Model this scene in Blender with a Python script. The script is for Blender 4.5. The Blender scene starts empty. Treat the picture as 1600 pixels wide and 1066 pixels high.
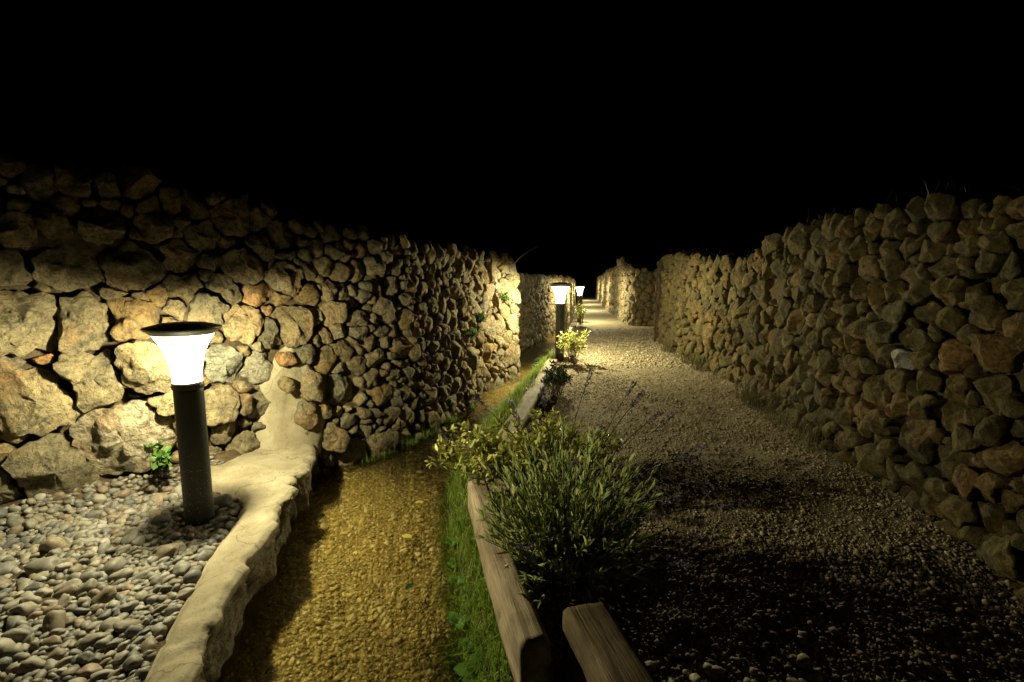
import bpy, bmesh, math, random
import numpy as np
from mathutils import Vector, Matrix

random.seed(7); rng = np.random.default_rng(11)
SC = bpy.context.scene
COL = SC.collection

# ------------------------------------------------------------------ camera
cam_data = bpy.data.cameras.new('camera')
cam_data.sensor_width = 36.0
cam_data.lens = 16.0
cam_data.clip_start = 0.02
cam_data.clip_end = 600.0
cam = bpy.data.objects.new('camera', cam_data)
cam.location = (0.0, 0.0, 1.0)
cam.rotation_euler = (math.radians(90 - 7.06), 0, 0)
COL.objects.link(cam)
SC.camera = cam

# ------------------------------------------------------------------ night sky
world = bpy.data.worlds.new('World'); SC.world = world
world.use_nodes = True
wn = world.node_tree
sky = wn.nodes.new('ShaderNodeTexSky')
sky.sky_type = 'NISHITA'; sky.sun_disc = False
sky.sun_elevation = math.radians(-8); sky.sun_rotation = math.radians(200)
bgn = wn.nodes['Background']
wn.links.new(sky.outputs['Color'], bgn.inputs['Color'])
bgn.inputs['Strength'].default_value = 0.0015

# ------------------------------------------------------------------ exposure, renderer
SC.view_settings.view_transform = 'Standard'
SC.view_settings.look = 'None'
SC.view_settings.gamma = 1.0
SC.view_settings.exposure = 0.0
SC.view_settings.use_curve_mapping = False
SC.cycles.use_denoising = True
SC.cycles.sample_clamp_indirect = 3.0
SC.cycles.max_bounces = 6
SC.cycles.diffuse_bounces = 1
SC.cycles.transparent_max_bounces = 12
NEAR_LAMP_WATTS = 132.0
FAR_LAMP_WATTS = 330.0
GLASS_GLOW = 6.0
LAMP_COLOR = (1.0, 0.92, 0.56, 1)

# ------------------------------------------------------------------ small maths
def _hash(ix, iy, iz, seed):
    h = (ix * 374761393 + iy * 668265263 + iz * 2147483647 + seed * 1274126177) & 0xFFFFFFFF
    h = ((h ^ (h >> 13)) * 1274126177) & 0xFFFFFFFF
    h = h ^ (h >> 16)
    return (h & 0xFFFF) / 32767.5 - 1.0

def vnoise(p, seed=0):
    p = np.asarray(p, float)
    i = np.floor(p).astype(np.int64); f = p - i
    f = f * f * (3 - 2 * f)
    r = 0
    for dx in (0, 1):
        wx = f[..., 0] if dx else 1 - f[..., 0]
        for dy in (0, 1):
            wy = f[..., 1] if dy else 1 - f[..., 1]
            for dz in (0, 1):
                wz = f[..., 2] if dz else 1 - f[..., 2]
                r = r + wx * wy * wz * _hash(i[..., 0] + dx, i[..., 1] + dy, i[..., 2] + dz, seed)
    return r

def fbm(p, octaves=4, seed=0, gain=0.5):
    p = np.asarray(p, float); a = 1.0; s = 0; k = 1.0
    for o in range(octaves):
        s = s + a * vnoise(p * k, seed + o * 17); a *= gain; k *= 2.03
    return s

def spline(P, n=24):
    P = np.array(P, float)
    Q = np.vstack([2 * P[0] - P[1], P, 2 * P[-1] - P[-2]])
    out = []
    for i in range(1, len(Q) - 2):
        p0, p1, p2, p3 = Q[i - 1], Q[i], Q[i + 1], Q[i + 2]
        for k in range(n):
            t = k / n
            out.append(.5 * ((2 * p1) + (-p0 + p2) * t + (2 * p0 - 5 * p1 + 4 * p2 - p3) * t * t + (-p0 + 3 * p1 - 3 * p2 + p3) * t ** 3))
    out.append(P[-1])
    return np.array(out)

def lut(tab):
    a = np.array(tab, float)
    return lambda t: np.interp(t, a[:, 0], a[:, 1])

# ------------------------------------------------------------------ object helpers
WORLD_LOC = {}

def raw_mesh(name, V, F, smooth=True, tint=None, mats=()):
    """V (n,3); F list/array of faces of equal or mixed size; tint (n,3) vertex colours"""
    me = bpy.data.meshes.new(name)
    V = np.asarray(V, np.float32)
    if isinstance(F, np.ndarray) and F.ndim == 2:
        nf, k = F.shape
        me.vertices.add(len(V)); me.vertices.foreach_set('co', V.ravel())
        me.loops.add(nf * k); me.loops.foreach_set('vertex_index', F.astype(np.int32).ravel())
        me.polygons.add(nf)
        me.polygons.foreach_set('loop_start', np.arange(0, nf * k, k, dtype=np.int32))
        me.update(calc_edges=True); me.validate()
    else:
        me.from_pydata([tuple(map(float, v)) for v in V], [], [tuple(int(i) for i in f) for f in F]); me.update()
    if smooth:
        me.polygons.foreach_set('use_smooth', np.ones(len(me.polygons), bool))
    if tint is not None:
        at = me.color_attributes.new('tint', 'FLOAT_COLOR', 'POINT')
        t = np.ones((len(V), 4), np.float32); t[:, :3] = tint
        at.data.foreach_set('color', t.ravel())
    for m in mats: me.materials.append(m)
    return me

def link(name, me, loc=(0, 0, 0), parent=None, rot=None, scale=None):
    o = bpy.data.objects.new(name, me)
    COL.objects.link(o)
    loc = Vector(loc)
    if parent is not None:
        o.parent = parent
        o.location = loc - WORLD_LOC[parent.name]
    else:
        o.location = loc
    if rot is not None: o.rotation_euler = rot
    if scale is not None: o.scale = scale
    WORLD_LOC[o.name] = loc
    return o

def solid(name, V, F, mat, parent=None, smooth=True, tint=None, centre=True):
    """world-space vertices -> one mesh object with its origin at its own centre"""
    V = np.asarray(V, float)
    c = (V.min(0) + V.max(0)) / 2 if centre else np.zeros(3)
    return link(name, raw_mesh(name, V - c, F, smooth, tint, (mat,)), c, parent)

def thing(name, loc, label, cat, group=None):
    o = link(name, None, loc)
    tag(o, label, cat, group)
    return o

def tag(o, label=None, cat=None, group=None, kind=None):
    if label: o['label'] = label
    if cat: o['category'] = cat
    if group: o['group'] = group
    if kind: o['kind'] = kind
    return o

def grid_faces(nu, nv, wrap=False):
    """quads for a (nu, nv) vertex grid; wrap closes the v direction"""
    F = []
    i = np.arange(nu - 1)[:, None]
    j = np.arange(nv if wrap else nv - 1)[None, :]
    j2 = (j + 1) % nv
    a = i * nv + j; b = i * nv + j2; c = (i + 1) * nv + j2; d = (i + 1) * nv + j
    return np.stack([a, b, c, d], -1).reshape(-1, 4)

def lathe(profile, seg=48, centre=(0, 0, 0)):
    pr = np.array(profile, float)
    th = np.linspace(0, 2 * math.pi, seg, endpoint=False)
    V = np.zeros((len(pr), seg, 3))
    V[..., 0] = pr[:, 0:1] * np.cos(th) + centre[0]
    V[..., 1] = pr[:, 0:1] * np.sin(th) + centre[1]
    V[..., 2] = pr[:, 1:2] + centre[2]
    return V.reshape(-1, 3), grid_faces(len(pr), seg, True)

def join(parts):
    """[(V, F), ...] -> V, F (all faces the same size)"""
    Vs, Fs, n = [], [], 0
    for V, F in parts:
        Vs.append(V); Fs.append(np.asarray(F) + n); n += len(V)
    return np.vstack(Vs), np.vstack(Fs)

def ico(sub):
    bm = bmesh.new(); bmesh.ops.create_icosphere(bm, subdivisions=sub, radius=1)
    V = np.array([v.co[:] for v in bm.verts]); F = np.array([[v.index for v in f.verts] for f in bm.faces]); bm.free()
    return V, F
ICO1, ICO2, ICO3 = ico(1), ico(2), ico(3)

def rotmats(n, flat=1.0):
    """random rotations: free spin about z, tilt limited by flat"""
    a = rng.uniform(0, 2 * math.pi, n); b = rng.normal(0, 0.35 * flat, n); c = rng.normal(0, 0.35 * flat, n)
    ca, sa, cb, sb, cc, sc = np.cos(a), np.sin(a), np.cos(b), np.sin(b), np.cos(c), np.sin(c)
    R = np.zeros((n, 3, 3))
    R[:, 0, 0] = ca * cb; R[:, 0, 1] = ca * sb * sc - sa * cc; R[:, 0, 2] = ca * sb * cc + sa * sc
    R[:, 1, 0] = sa * cb; R[:, 1, 1] = sa * sb * sc + ca * cc; R[:, 1, 2] = sa * sb * cc - ca * sc
    R[:, 2, 0] = -sb; R[:, 2, 1] = cb * sc; R[:, 2, 2] = cb * cc
    return R

def scatter_rocks(P, S, base, jitter=0.25, flat=1.0):
    """many small rocks joined: P (n,3) centres, S (n,3) half sizes"""
    BV, BF = base; n = len(P); k = len(BV)
    V = BV[None] * (1 + rng.uniform(-jitter, jitter, (n, k, 1)))
    V = V * S[:, None, :]
    V = np.einsum('nij,nkj->nki', rotmats(n, flat), V) + P[:, None, :]
    F = (BF[None] + (np.arange(n) * k)[:, None, None]).reshape(-1, BF.shape[1])
    return V.reshape(-1, 3), F, k

# ------------------------------------------------------------------ materials
def new_mat(name):
    m = bpy.data.materials.new(name); m.use_nodes = True
    nt = m.node_tree
    return m, nt, nt.nodes['Principled BSDF'], nt.nodes['Material Output']

class N:
    def __init__(s, nt): s.nt = nt
    def node(s, t, **kw):
        n = s.nt.nodes.new(t)
        for k, v in kw.items(): setattr(n, k, v)
        return n
    def l(s, a, b): s.nt.links.new(a, b)
    def noise(s, vec, scale, detail=4, rough=0.55, dist=0.0):
        n = s.node('ShaderNodeTexNoise'); n.inputs['Scale'].default_value = scale
        n.inputs['Detail'].default_value = detail; n.inputs['Roughness'].default_value = rough; n.inputs['Distortion'].default_value = dist
        if vec is not None: s.l(vec, n.inputs['Vector'])
        return n.outputs['Fac']
    def ramp(s, fac, stops):
        r = s.node('ShaderNodeValToRGB'); e = r.color_ramp.elements
        while len(e) < len(stops): e.new(0.5)
        for x, (p, c) in zip(e, stops): x.position = p; x.color = (*c, 1) if len(c) == 3 else c
        s.l(fac, r.inputs['Fac']); return r.outputs['Color']
    def mix(s, a, b, fac, mode='MIX'):
        m = s.node('ShaderNodeMix', data_type='RGBA', blend_type=mode)
        for sock, v in ((m.inputs[0], fac), (m.inputs[6], a), (m.inputs[7], b)):
            if hasattr(v, 'links'): s.l(v, sock)
            elif isinstance(v, (int, float)): sock.default_value = v
            else: sock.default_value = (*v, 1) if len(v) == 3 else v
        return m.outputs[2]
    def math(s, op, a, b=0.0):
        m = s.node('ShaderNodeMath', operation=op)
        for sock, v in ((m.inputs[0], a), (m.inputs[1], b)):
            if hasattr(v, 'links'): s.l(v, sock)
            else: sock.default_value = v
        return m.outputs[0]
    def bump(s, h, strength, dist, prev=None):
        b = s.node('ShaderNodeBump'); b.inputs['Strength'].default_value = strength; b.inputs['Distance'].default_value = dist
        s.l(h, b.inputs['Height'])
        if prev is not None: s.l(prev, b.inputs['Normal'])
        return b.outputs['Normal']
    def pos(s): return s.node('ShaderNodeNewGeometry').outputs['Position']
    def obj(s): return s.node('ShaderNodeTexCoord').outputs['Object']
    def attr(s, name='tint'):
        a = s.node('ShaderNodeAttribute'); a.attribute_name = name; return a.outputs['Color']

def stone_material():
    m, nt, b, out = new_mat('limestone'); n = N(nt); p = n.pos(); t = n.attr()
    c1 = n.ramp(n.noise(p, 7, 6, 0.62, 0.6), [(0.25, (0.50, 0.47, 0.42)), (0.48, (0.9, 0.87, 0.8)), (0.7, (1.2, 1.12, 0.98))])
    col = n.mix(t, c1, 1.0, 'MULTIPLY')
    rust = n.ramp(n.noise(p, 4.3, 4, 0.5, 0.3), [(0.52, (0, 0, 0)), (0.68, (1, 1, 1))])
    col = n.mix(col, (0.40, 0.22, 0.085), n.math('MULTIPLY', rust, 0.5))
    lich = n.ramp(n.noise(p, 16, 8, 0.7, 0.8), [(0.5, (0, 0, 0)), (0.62, (1, 1, 1))])
    col = n.mix(col, (0.085, 0.08, 0.06), n.math('MULTIPLY', lich, 0.72))
    pits = n.ramp(n.noise(p, 48, 6, 0.7, 0.6), [(0.36, (0.35, 0.31, 0.26)), (0.50, (1, 1, 1))])
    col = n.mix(col, pits, 0.75, 'MULTIPLY')
    n.l(col, b.inputs['Base Color']); b.inputs['Roughness'].default_value = 0.92
    b.inputs['Specular IOR Level'].default_value = 0.2
    rn = n.node('ShaderNodeTexNoise'); rn.noise_type = 'RIDGED_MULTIFRACTAL'; rn.inputs['Scale'].default_value = 9; rn.inputs['Detail'].default_value = 7; rn.inputs['Roughness'].default_value = 0.6; rn.inputs['Distortion'].default_value = 0.5
    n.l(p, rn.inputs['Vector'])
    nn = n.bump(rn.outputs['Fac'], 0.9, 0.03)
    nn = n.bump(n.noise(p, 26, 8, 0.68, 0.9), 1.0, 0.055, nn)
    nn = n.bump(n.noise(p, 110, 5, 0.65), 0.6, 0.007, nn)
    n.l(nn, b.inputs['Normal'])
    return m

def earth_material(name, c0, c1, scale=30, bump=0.02):
    m, nt, b, out = new_mat(name); n = N(nt); p = n.pos()
    n.l(n.ramp(n.noise(p, scale * 0.4, 8, 0.65, 0.5), [(0.3, c0), (0.7, c1)]), b.inputs['Base Color'])
    b.inputs['Roughness'].default_value = 0.95; b.inputs['Specular IOR Level'].default_value = 0.15
    nn = n.bump(n.noise(p, scale, 8, 0.7, 0.4), 0.9, bump)
    n.l(n.bump(n.noise(p, scale * 5, 4, 0.6), 0.6, bump * 0.25, nn), b.inputs['Normal'])
    return m

def cement_material():
    m, nt, b, out = new_mat('cement'); n = N(nt); p = n.pos()
    c = n.ramp(n.noise(p, 5, 7, 0.6, 0.6), [(0.3, (0.26, 0.225, 0.15)), (0.5, (0.335, 0.29, 0.20)), (0.72, (0.40, 0.35, 0.255))])
    st = n.ramp(n.noise(p, 14, 6, 0.7, 1.2), [(0.56, (1, 1, 1)), (0.72, (0.62, 0.58, 0.50))])
    c = n.mix(c, st, 0.8, 'MULTIPLY')
    sp = n.ramp(n.noise(p, 130, 2, 0.5), [(0.30, (0.35, 0.3, 0.22)), (0.36, (1, 1, 1))])
    vo = n.node('ShaderNodeTexVoronoi'); vo.feature = 'DISTANCE_TO_EDGE'; vo.inputs['Scale'].default_value = 2.1
    wv = n.node('ShaderNodeVectorMath', operation='ADD'); wc = n.node('ShaderNodeTexNoise'); wc.inputs['Scale'].default_value = 6; wc.inputs['Detail'].default_value = 6
    ws = n.node('ShaderNodeVectorMath', operation='SCALE'); ws.inputs['Scale'].default_value = 0.22
    n.l(p, wc.inputs['Vector']); n.l(wc.outputs['Color'], ws.inputs[0]); n.l(p, wv.inputs[0]); n.l(ws.outputs[0], wv.inputs[1]); n.l(wv.outputs[0], vo.inputs['Vector'])
    ck = n.ramp(vo.outputs['Distance'], [(0.0, (0.35, 0.3, 0.22)), (0.007, (1, 1, 1))])
    c = n.mix(c, ck, 0.75, 'MULTIPLY')
    damp = n.ramp(n.noise(p, 3.2, 5, 0.65, 0.8), [(0.42, (0.68, 0.66, 0.6)), (0.58, (1, 1, 1))])
    c = n.mix(c, damp, 0.8, 'MULTIPLY')
    n.l(n.mix(c, sp, 0.7, 'MULTIPLY'), b.inputs['Base Color'])
    b.inputs['Roughness'].default_value = 0.88; b.inputs['Specular IOR Level'].default_value = 0.25
    nn = n.bump(n.noise(p, 11, 6, 0.55, 0.4), 0.5, 0.02)
    n.l(n.bump(n.noise(p, 160, 5, 0.7), 0.5, 0.004, nn), b.inputs['Normal'])
    return m

def pebble_material(name, rough, spec, bscale=60, bdist=0.002):
    m, nt, b, out = new_mat(name); n = N(nt); p = n.pos(); t = n.attr()
    oi = n.node('ShaderNodeObjectInfo')
    v = n.ramp(n.noise(p, 45, 5, 0.6, 1.0), [(0.3, (0.72, 0.70, 0.68)), (0.7, (1.15, 1.12, 1.06))])
    c = n.mix(t, v, 1.0, 'MULTIPLY')
    n.l(n.mix(c, oi.outputs['Color'], 1.0, 'MULTIPLY'), b.inputs['Base Color'])
    b.inputs['Roughness'].default_value = rough; b.inputs['Specular IOR Level'].default_value = spec
    n.l(n.bump(n.noise(p, bscale, 5, 0.6), 0.5, bdist), b.inputs['Normal'])
    return m

def wood_material(name, c0, c1, c2):
    m, nt, b, out = new_mat(name); n = N(nt); o = n.obj()
    mp = n.node('ShaderNodeMapping'); mp.inputs['Scale'].default_value = (1.2, 16, 16); n.l(o, mp.inputs['Vector'])
    g = n.noise(mp.outputs[0], 3.0, 8, 0.65, 0.8)
    mp2 = n.node('ShaderNodeMapping'); mp2.inputs['Scale'].default_value = (0.6, 40, 40); n.l(o, mp2.inputs['Vector'])
    g2 = n.noise(mp2.outputs[0], 4.0, 5, 0.6, 0.3)
    c = n.ramp(g, [(0.28, c0), (0.5, c1), (0.75, c2)])
    crack = n.ramp(g2, [(0.30, (0.25, 0.2, 0.15)), (0.42, (1, 1, 1))])
    c = n.mix(c, crack, 0.85, 'MULTIPLY')
    stain = n.ramp(n.noise(o, 7, 5, 0.6, 0.6), [(0.4, (0.6, 0.56, 0.5)), (0.62, (1.1, 1.08, 1.04))])
    n.l(n.mix(c, stain, 0.9, 'MULTIPLY'), b.inputs['Base Color'])
    b.inputs['Roughness'].default_value = 0.8; b.inputs['Specular IOR Level'].default_value = 0.25
    nn = n.bump(g, 0.5, 0.006); n.l(n.bump(g2, 0.7, 0.004, nn), b.inputs['Normal'])
    return m

def leaf_material(name, c0, c1, trans=0.3, rough=0.5, edge=None):
    m, nt, b, out = new_mat(name); n = N(nt)
    t = n.attr()
    p = n.pos()
    c = n.ramp(n.noise(p, 14, 4, 0.6), [(0.35, c0), (0.65, c1)])
    c = n.mix(c, t, 1.0, 'MULTIPLY')
    n.l(c, b.inputs['Base Color']); b.inputs['Roughness'].default_value = rough; b.inputs['Specular IOR Level'].default_value = 0.35
    tr = n.node('ShaderNodeBsdfTranslucent'); n.l(c, tr.inputs['Color'])
    mx = n.node('ShaderNodeMixShader'); mx.inputs[0].default_value = trans
    n.l(b.outputs[0], mx.inputs[1]); n.l(tr.outputs[0], mx.inputs[2]); n.l(mx.outputs[0], out.inputs['Surface'])
    return m

def water_material():
    m, nt, b, out = new_mat('clear_water'); n = N(nt); nt.nodes.remove(b); p = n.pos()
    mp = n.node('ShaderNodeMapping'); mp.inputs['Scale'].default_value = (1.0, 0.55, 1); n.l(p, mp.inputs['Vector'])
    nn = n.bump(n.noise(mp.outputs[0], 17, 3, 0.55, 1.0), 0.40, 0.02)
    nn = n.bump(n.noise(mp.outputs[0], 55, 3, 0.6, 0.5), 0.18, 0.004, nn)
    tr = n.node('ShaderNodeBsdfTransparent'); tr.inputs['Color'].default_value = (0.95, 0.91, 0.70, 1)
    gl = n.node('ShaderNodeBsdfGlossy'); gl.inputs['Roughness'].default_value = 0.04; n.l(nn, gl.inputs['Normal'])
    rf = n.node('ShaderNodeBsdfRefraction'); rf.inputs['IOR'].default_value = 1.33; rf.inputs['Roughness'].default_value = 0.0; rf.inputs['Color'].default_value = (0.97, 0.94, 0.8, 1); n.l(nn, rf.inputs['Normal'])
    thru = n.node('ShaderNodeMixShader'); thru.inputs[0].default_value = 0.30; n.l(tr.outputs[0], thru.inputs[1]); n.l(rf.outputs[0], thru.inputs[2])
    fr = n.node('ShaderNodeFresnel'); fr.inputs['IOR'].default_value = 1.33; n.l(nn, fr.inputs['Normal'])
    mx = n.node('ShaderNodeMixShader'); n.l(fr.outputs[0], mx.inputs[0]); n.l(thru.outputs[0], mx.inputs[1]); n.l(gl.outputs[0], mx.inputs[2])
    n.l(mx.outputs[0], out.inputs['Surface'])
    return m

def pole_material():
    m, nt, b, out = new_mat('charcoal_paint'); n = N(nt); o = n.obj()
    sep = n.node('ShaderNodeSeparateXYZ'); n.l(o, sep.inputs[0])
    sp = n.ramp(n.noise(o, 130, 2, 0.6), [(0.655, (0, 0, 0)), (0.69, (1, 1, 1))])
    low = n.ramp(sep.outputs['Z'], [(0.0, (1, 1, 1)), (0.45, (0, 0, 0))])
    dust = n.ramp(n.noise(o, 9, 6, 0.7), [(0.45, (0, 0, 0)), (0.75, (1, 1, 1))])
    c = n.mix((0.016, 0.016, 0.015), (0.05, 0.047, 0.04), n.math('MULTIPLY', dust, 0.5))
    n.l(n.mix(c, (0.45, 0.43, 0.38), n.math('MULTIPLY', sp, low)), b.inputs['Base Color'])
    b.inputs['Roughness'].default_value = 0.5
    return m

def plain(name, col, rough=0.5, metal=0.0):
    m, nt, b, out = new_mat(name)
    n = N(nt); c = n.ramp(n.noise(n.obj(), 25, 4, 0.6), [(0.3, tuple(0.8 * x for x in col)), (0.7, tuple(1.15 * x for x in col))])
    n.l(c, b.inputs['Base Color'])
    b.inputs['Roughness'].default_value = rough; b.inputs['Metallic'].default_value = metal
    return m

def glow_material():
    m, nt, b, out = new_mat('lit_diffuser'); n = N(nt); nt.nodes.remove(b)
    em = n.node('ShaderNodeEmission'); em.inputs['Color'].default_value = LAMP_COLOR; em.inputs['Strength'].default_value = GLASS_GLOW
    tr = n.node('ShaderNodeBsdfTransparent'); tr.inputs['Color'].default_value = (0.9, 0.9, 0.88, 1)
    ad = n.node('ShaderNodeAddShader'); n.l(em.outputs[0], ad.inputs[0]); n.l(tr.outputs[0], ad.inputs[1])
    n.l(ad.outputs[0], out.inputs['Surface'])
    return m

M_STONE = stone_material()
M_CORE = earth_material('mortar_and_earth', (0.06, 0.045, 0.028), (0.20, 0.15, 0.09), 30, 0.05)
M_SOIL = earth_material('damp_soil', (0.045, 0.032, 0.02), (0.12, 0.085, 0.05), 26, 0.03)
M_PATH = earth_material('path_grit', (0.14, 0.108, 0.06), (0.33, 0.27, 0.165), 75, 0.010)
M_BED = earth_material('stream_silt', (0.20, 0.145, 0.05), (0.42, 0.315, 0.12), 40, 0.015)
M_TERRACE = earth_material('terrace_turf', (0.02, 0.028, 0.012), (0.05, 0.05, 0.025), 9, 0.05)
M_CEMENT = cement_material()
M_PEBBLE = pebble_material('river_pebble', 0.6, 0.35)
M_GRAVEL = pebble_material('crushed_gravel', 0.9, 0.2, 120, 0.003)
M_WETSTONE = pebble_material('wet_gravel', 0.55, 0.4, 90, 0.003)
M_WOOD = wood_material('weathered_timber', (0.20, 0.155, 0.105), (0.36, 0.29, 0.205), (0.47, 0.395, 0.29))
M_WOOD2 = wood_material('dark_timber', (0.06, 0.042, 0.025), (0.13, 0.095, 0.055), (0.21, 0.16, 0.10))
M_WATER = water_material()
M_POLE = pole_material()
M_HAT = plain('hat_paint', (0.075, 0.075, 0.068), 0.4)
M_COLLAR = plain('collar_metal', (0.06, 0.058, 0.05), 0.45, 0.6)
M_GLOW = glow_material()
M_GRASS = leaf_material('grass_blade', (0.17, 0.28, 0.03), (0.32, 0.42, 0.065), 0.35)
M_DRY = leaf_material('dry_grass', (0.12, 0.11, 0.035), (0.22, 0.19, 0.07), 0.3)
M_LAV = leaf_material('lavender_leaf', (0.36, 0.43, 0.15), (0.56, 0.61, 0.26), 0.45, 0.6)
M_LAVF = leaf_material('lavender_flower', (0.16, 0.13, 0.20), (0.26, 0.22, 0.30), 0.2, 0.8)
M_STALK = leaf_material('green_stalk', (0.09, 0.13, 0.035), (0.15, 0.19, 0.06), 0.2)
M_EUON = leaf_material('variegated_leaf', (0.38, 0.42, 0.06), (0.66, 0.62, 0.20), 0.3, 0.4)
M_DARKLEAF = leaf_material('dark_leaf', (0.02, 0.04, 0.012), (0.05, 0.08, 0.022), 0.2, 0.45)
M_WEED = leaf_material('weed_leaf', (0.08, 0.19, 0.03), (0.14, 0.28, 0.05), 0.35)
M_PETAL = leaf_material('white_petal', (0.5, 0.5, 0.48), (0.6, 0.6, 0.58), 0.3)
M_YELLOW = leaf_material('yellow_leaf', (0.45, 0.34, 0.05), (0.6, 0.48, 0.10), 0.2)
M_TWIG = plain('twig_bark', (0.12, 0.085, 0.05), 0.9)

# ------------------------------------------------------------------ plan of the place (metres; y runs up the path)
LEFT_LINE = spline([(-2.55,0.0),(-2.62,0.9),(-2.58,1.65),(-2.26,2.22),(-1.88,2.55),(-1.56,2.95),(-1.22,3.32),(-.89,3.83),(-.58,4.7),(-.34,5.6),(-.1,6.25),(.08,6.65),(.0,7.0),(-.4,7.3)])
RIGHT_LINE = spline([(1.7,0.0),(1.86,1.54),(1.98,2.72),(2.3,4.87),(2.6,8.1),(2.74,8.5),(3.05,8.72),(3.4,8.75)])
LEFT_TOP = lut([(0,1.5),(2.22,1.56),(2.5,1.57),(3.01,1.53),(3.28,1.46),(3.59,1.42),(3.87,1.39),(4.21,1.36),(4.94,1.34),(5.93,1.38),(6.7,1.37),(7.35,1.36),(7.75,1.3),(8.3,1.2)])
RIGHT_TOP = lut([(0,1.28),(1.73,1.31),(2.25,1.38),(3.03,1.44),(3.46,1.45),(3.78,1.42),(4.11,1.38),(4.4,1.27),(4.97,1.22),(5.78,1.33),(7.3,1.48),(8.3,1.46),(9.2,1.4)])
X_LEFT = lut([(-1,-.4),(.2,-.62),(.7,-.76),(1.13,-.88),(1.27,-.965),(1.58,-1.02),(2.07,-1.12),(2.52,-1.24),(3.07,-1.36),(3.3,-1.25),(3.83,-.89),(4.7,-.58),(5.6,-.34),(6.25,-.1),(6.65,.05),(7.0,-.05),(7.3,-.35),(13.5,1.4),(60,8.6)])
X_WATER = lut([(-1,.15),(.5,-.02),(1.0,-.1),(1.41,-.17),(1.98,-.28),(2.74,-.42),(3.4,-.4),(4.28,-.2),(5.2,.02),(6.3,.3),(7.5,.44),(12.3,1.45),(60,8.9)])
X_EDGE = lut([(-1,.7),(.2,.42),(.9,.22),(1.15,.1),(1.25,.03),(2.0,-.17),(2.3,-.2),(3.0,.0),(4.2,.28),(6.5,.68),(12.3,1.75),(60,9.2)])
X_RIGHT = lut([(-1,1.6),(0,1.7),(1.54,1.86),(2.72,1.98),(4.87,2.3),(8.2,2.6),(8.7,2.9),(8.9,3.6),(11.3,3.6),(11.5,2.9),(18,3.9),(60,10.5)])
WATER_Z = -0.33
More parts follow.
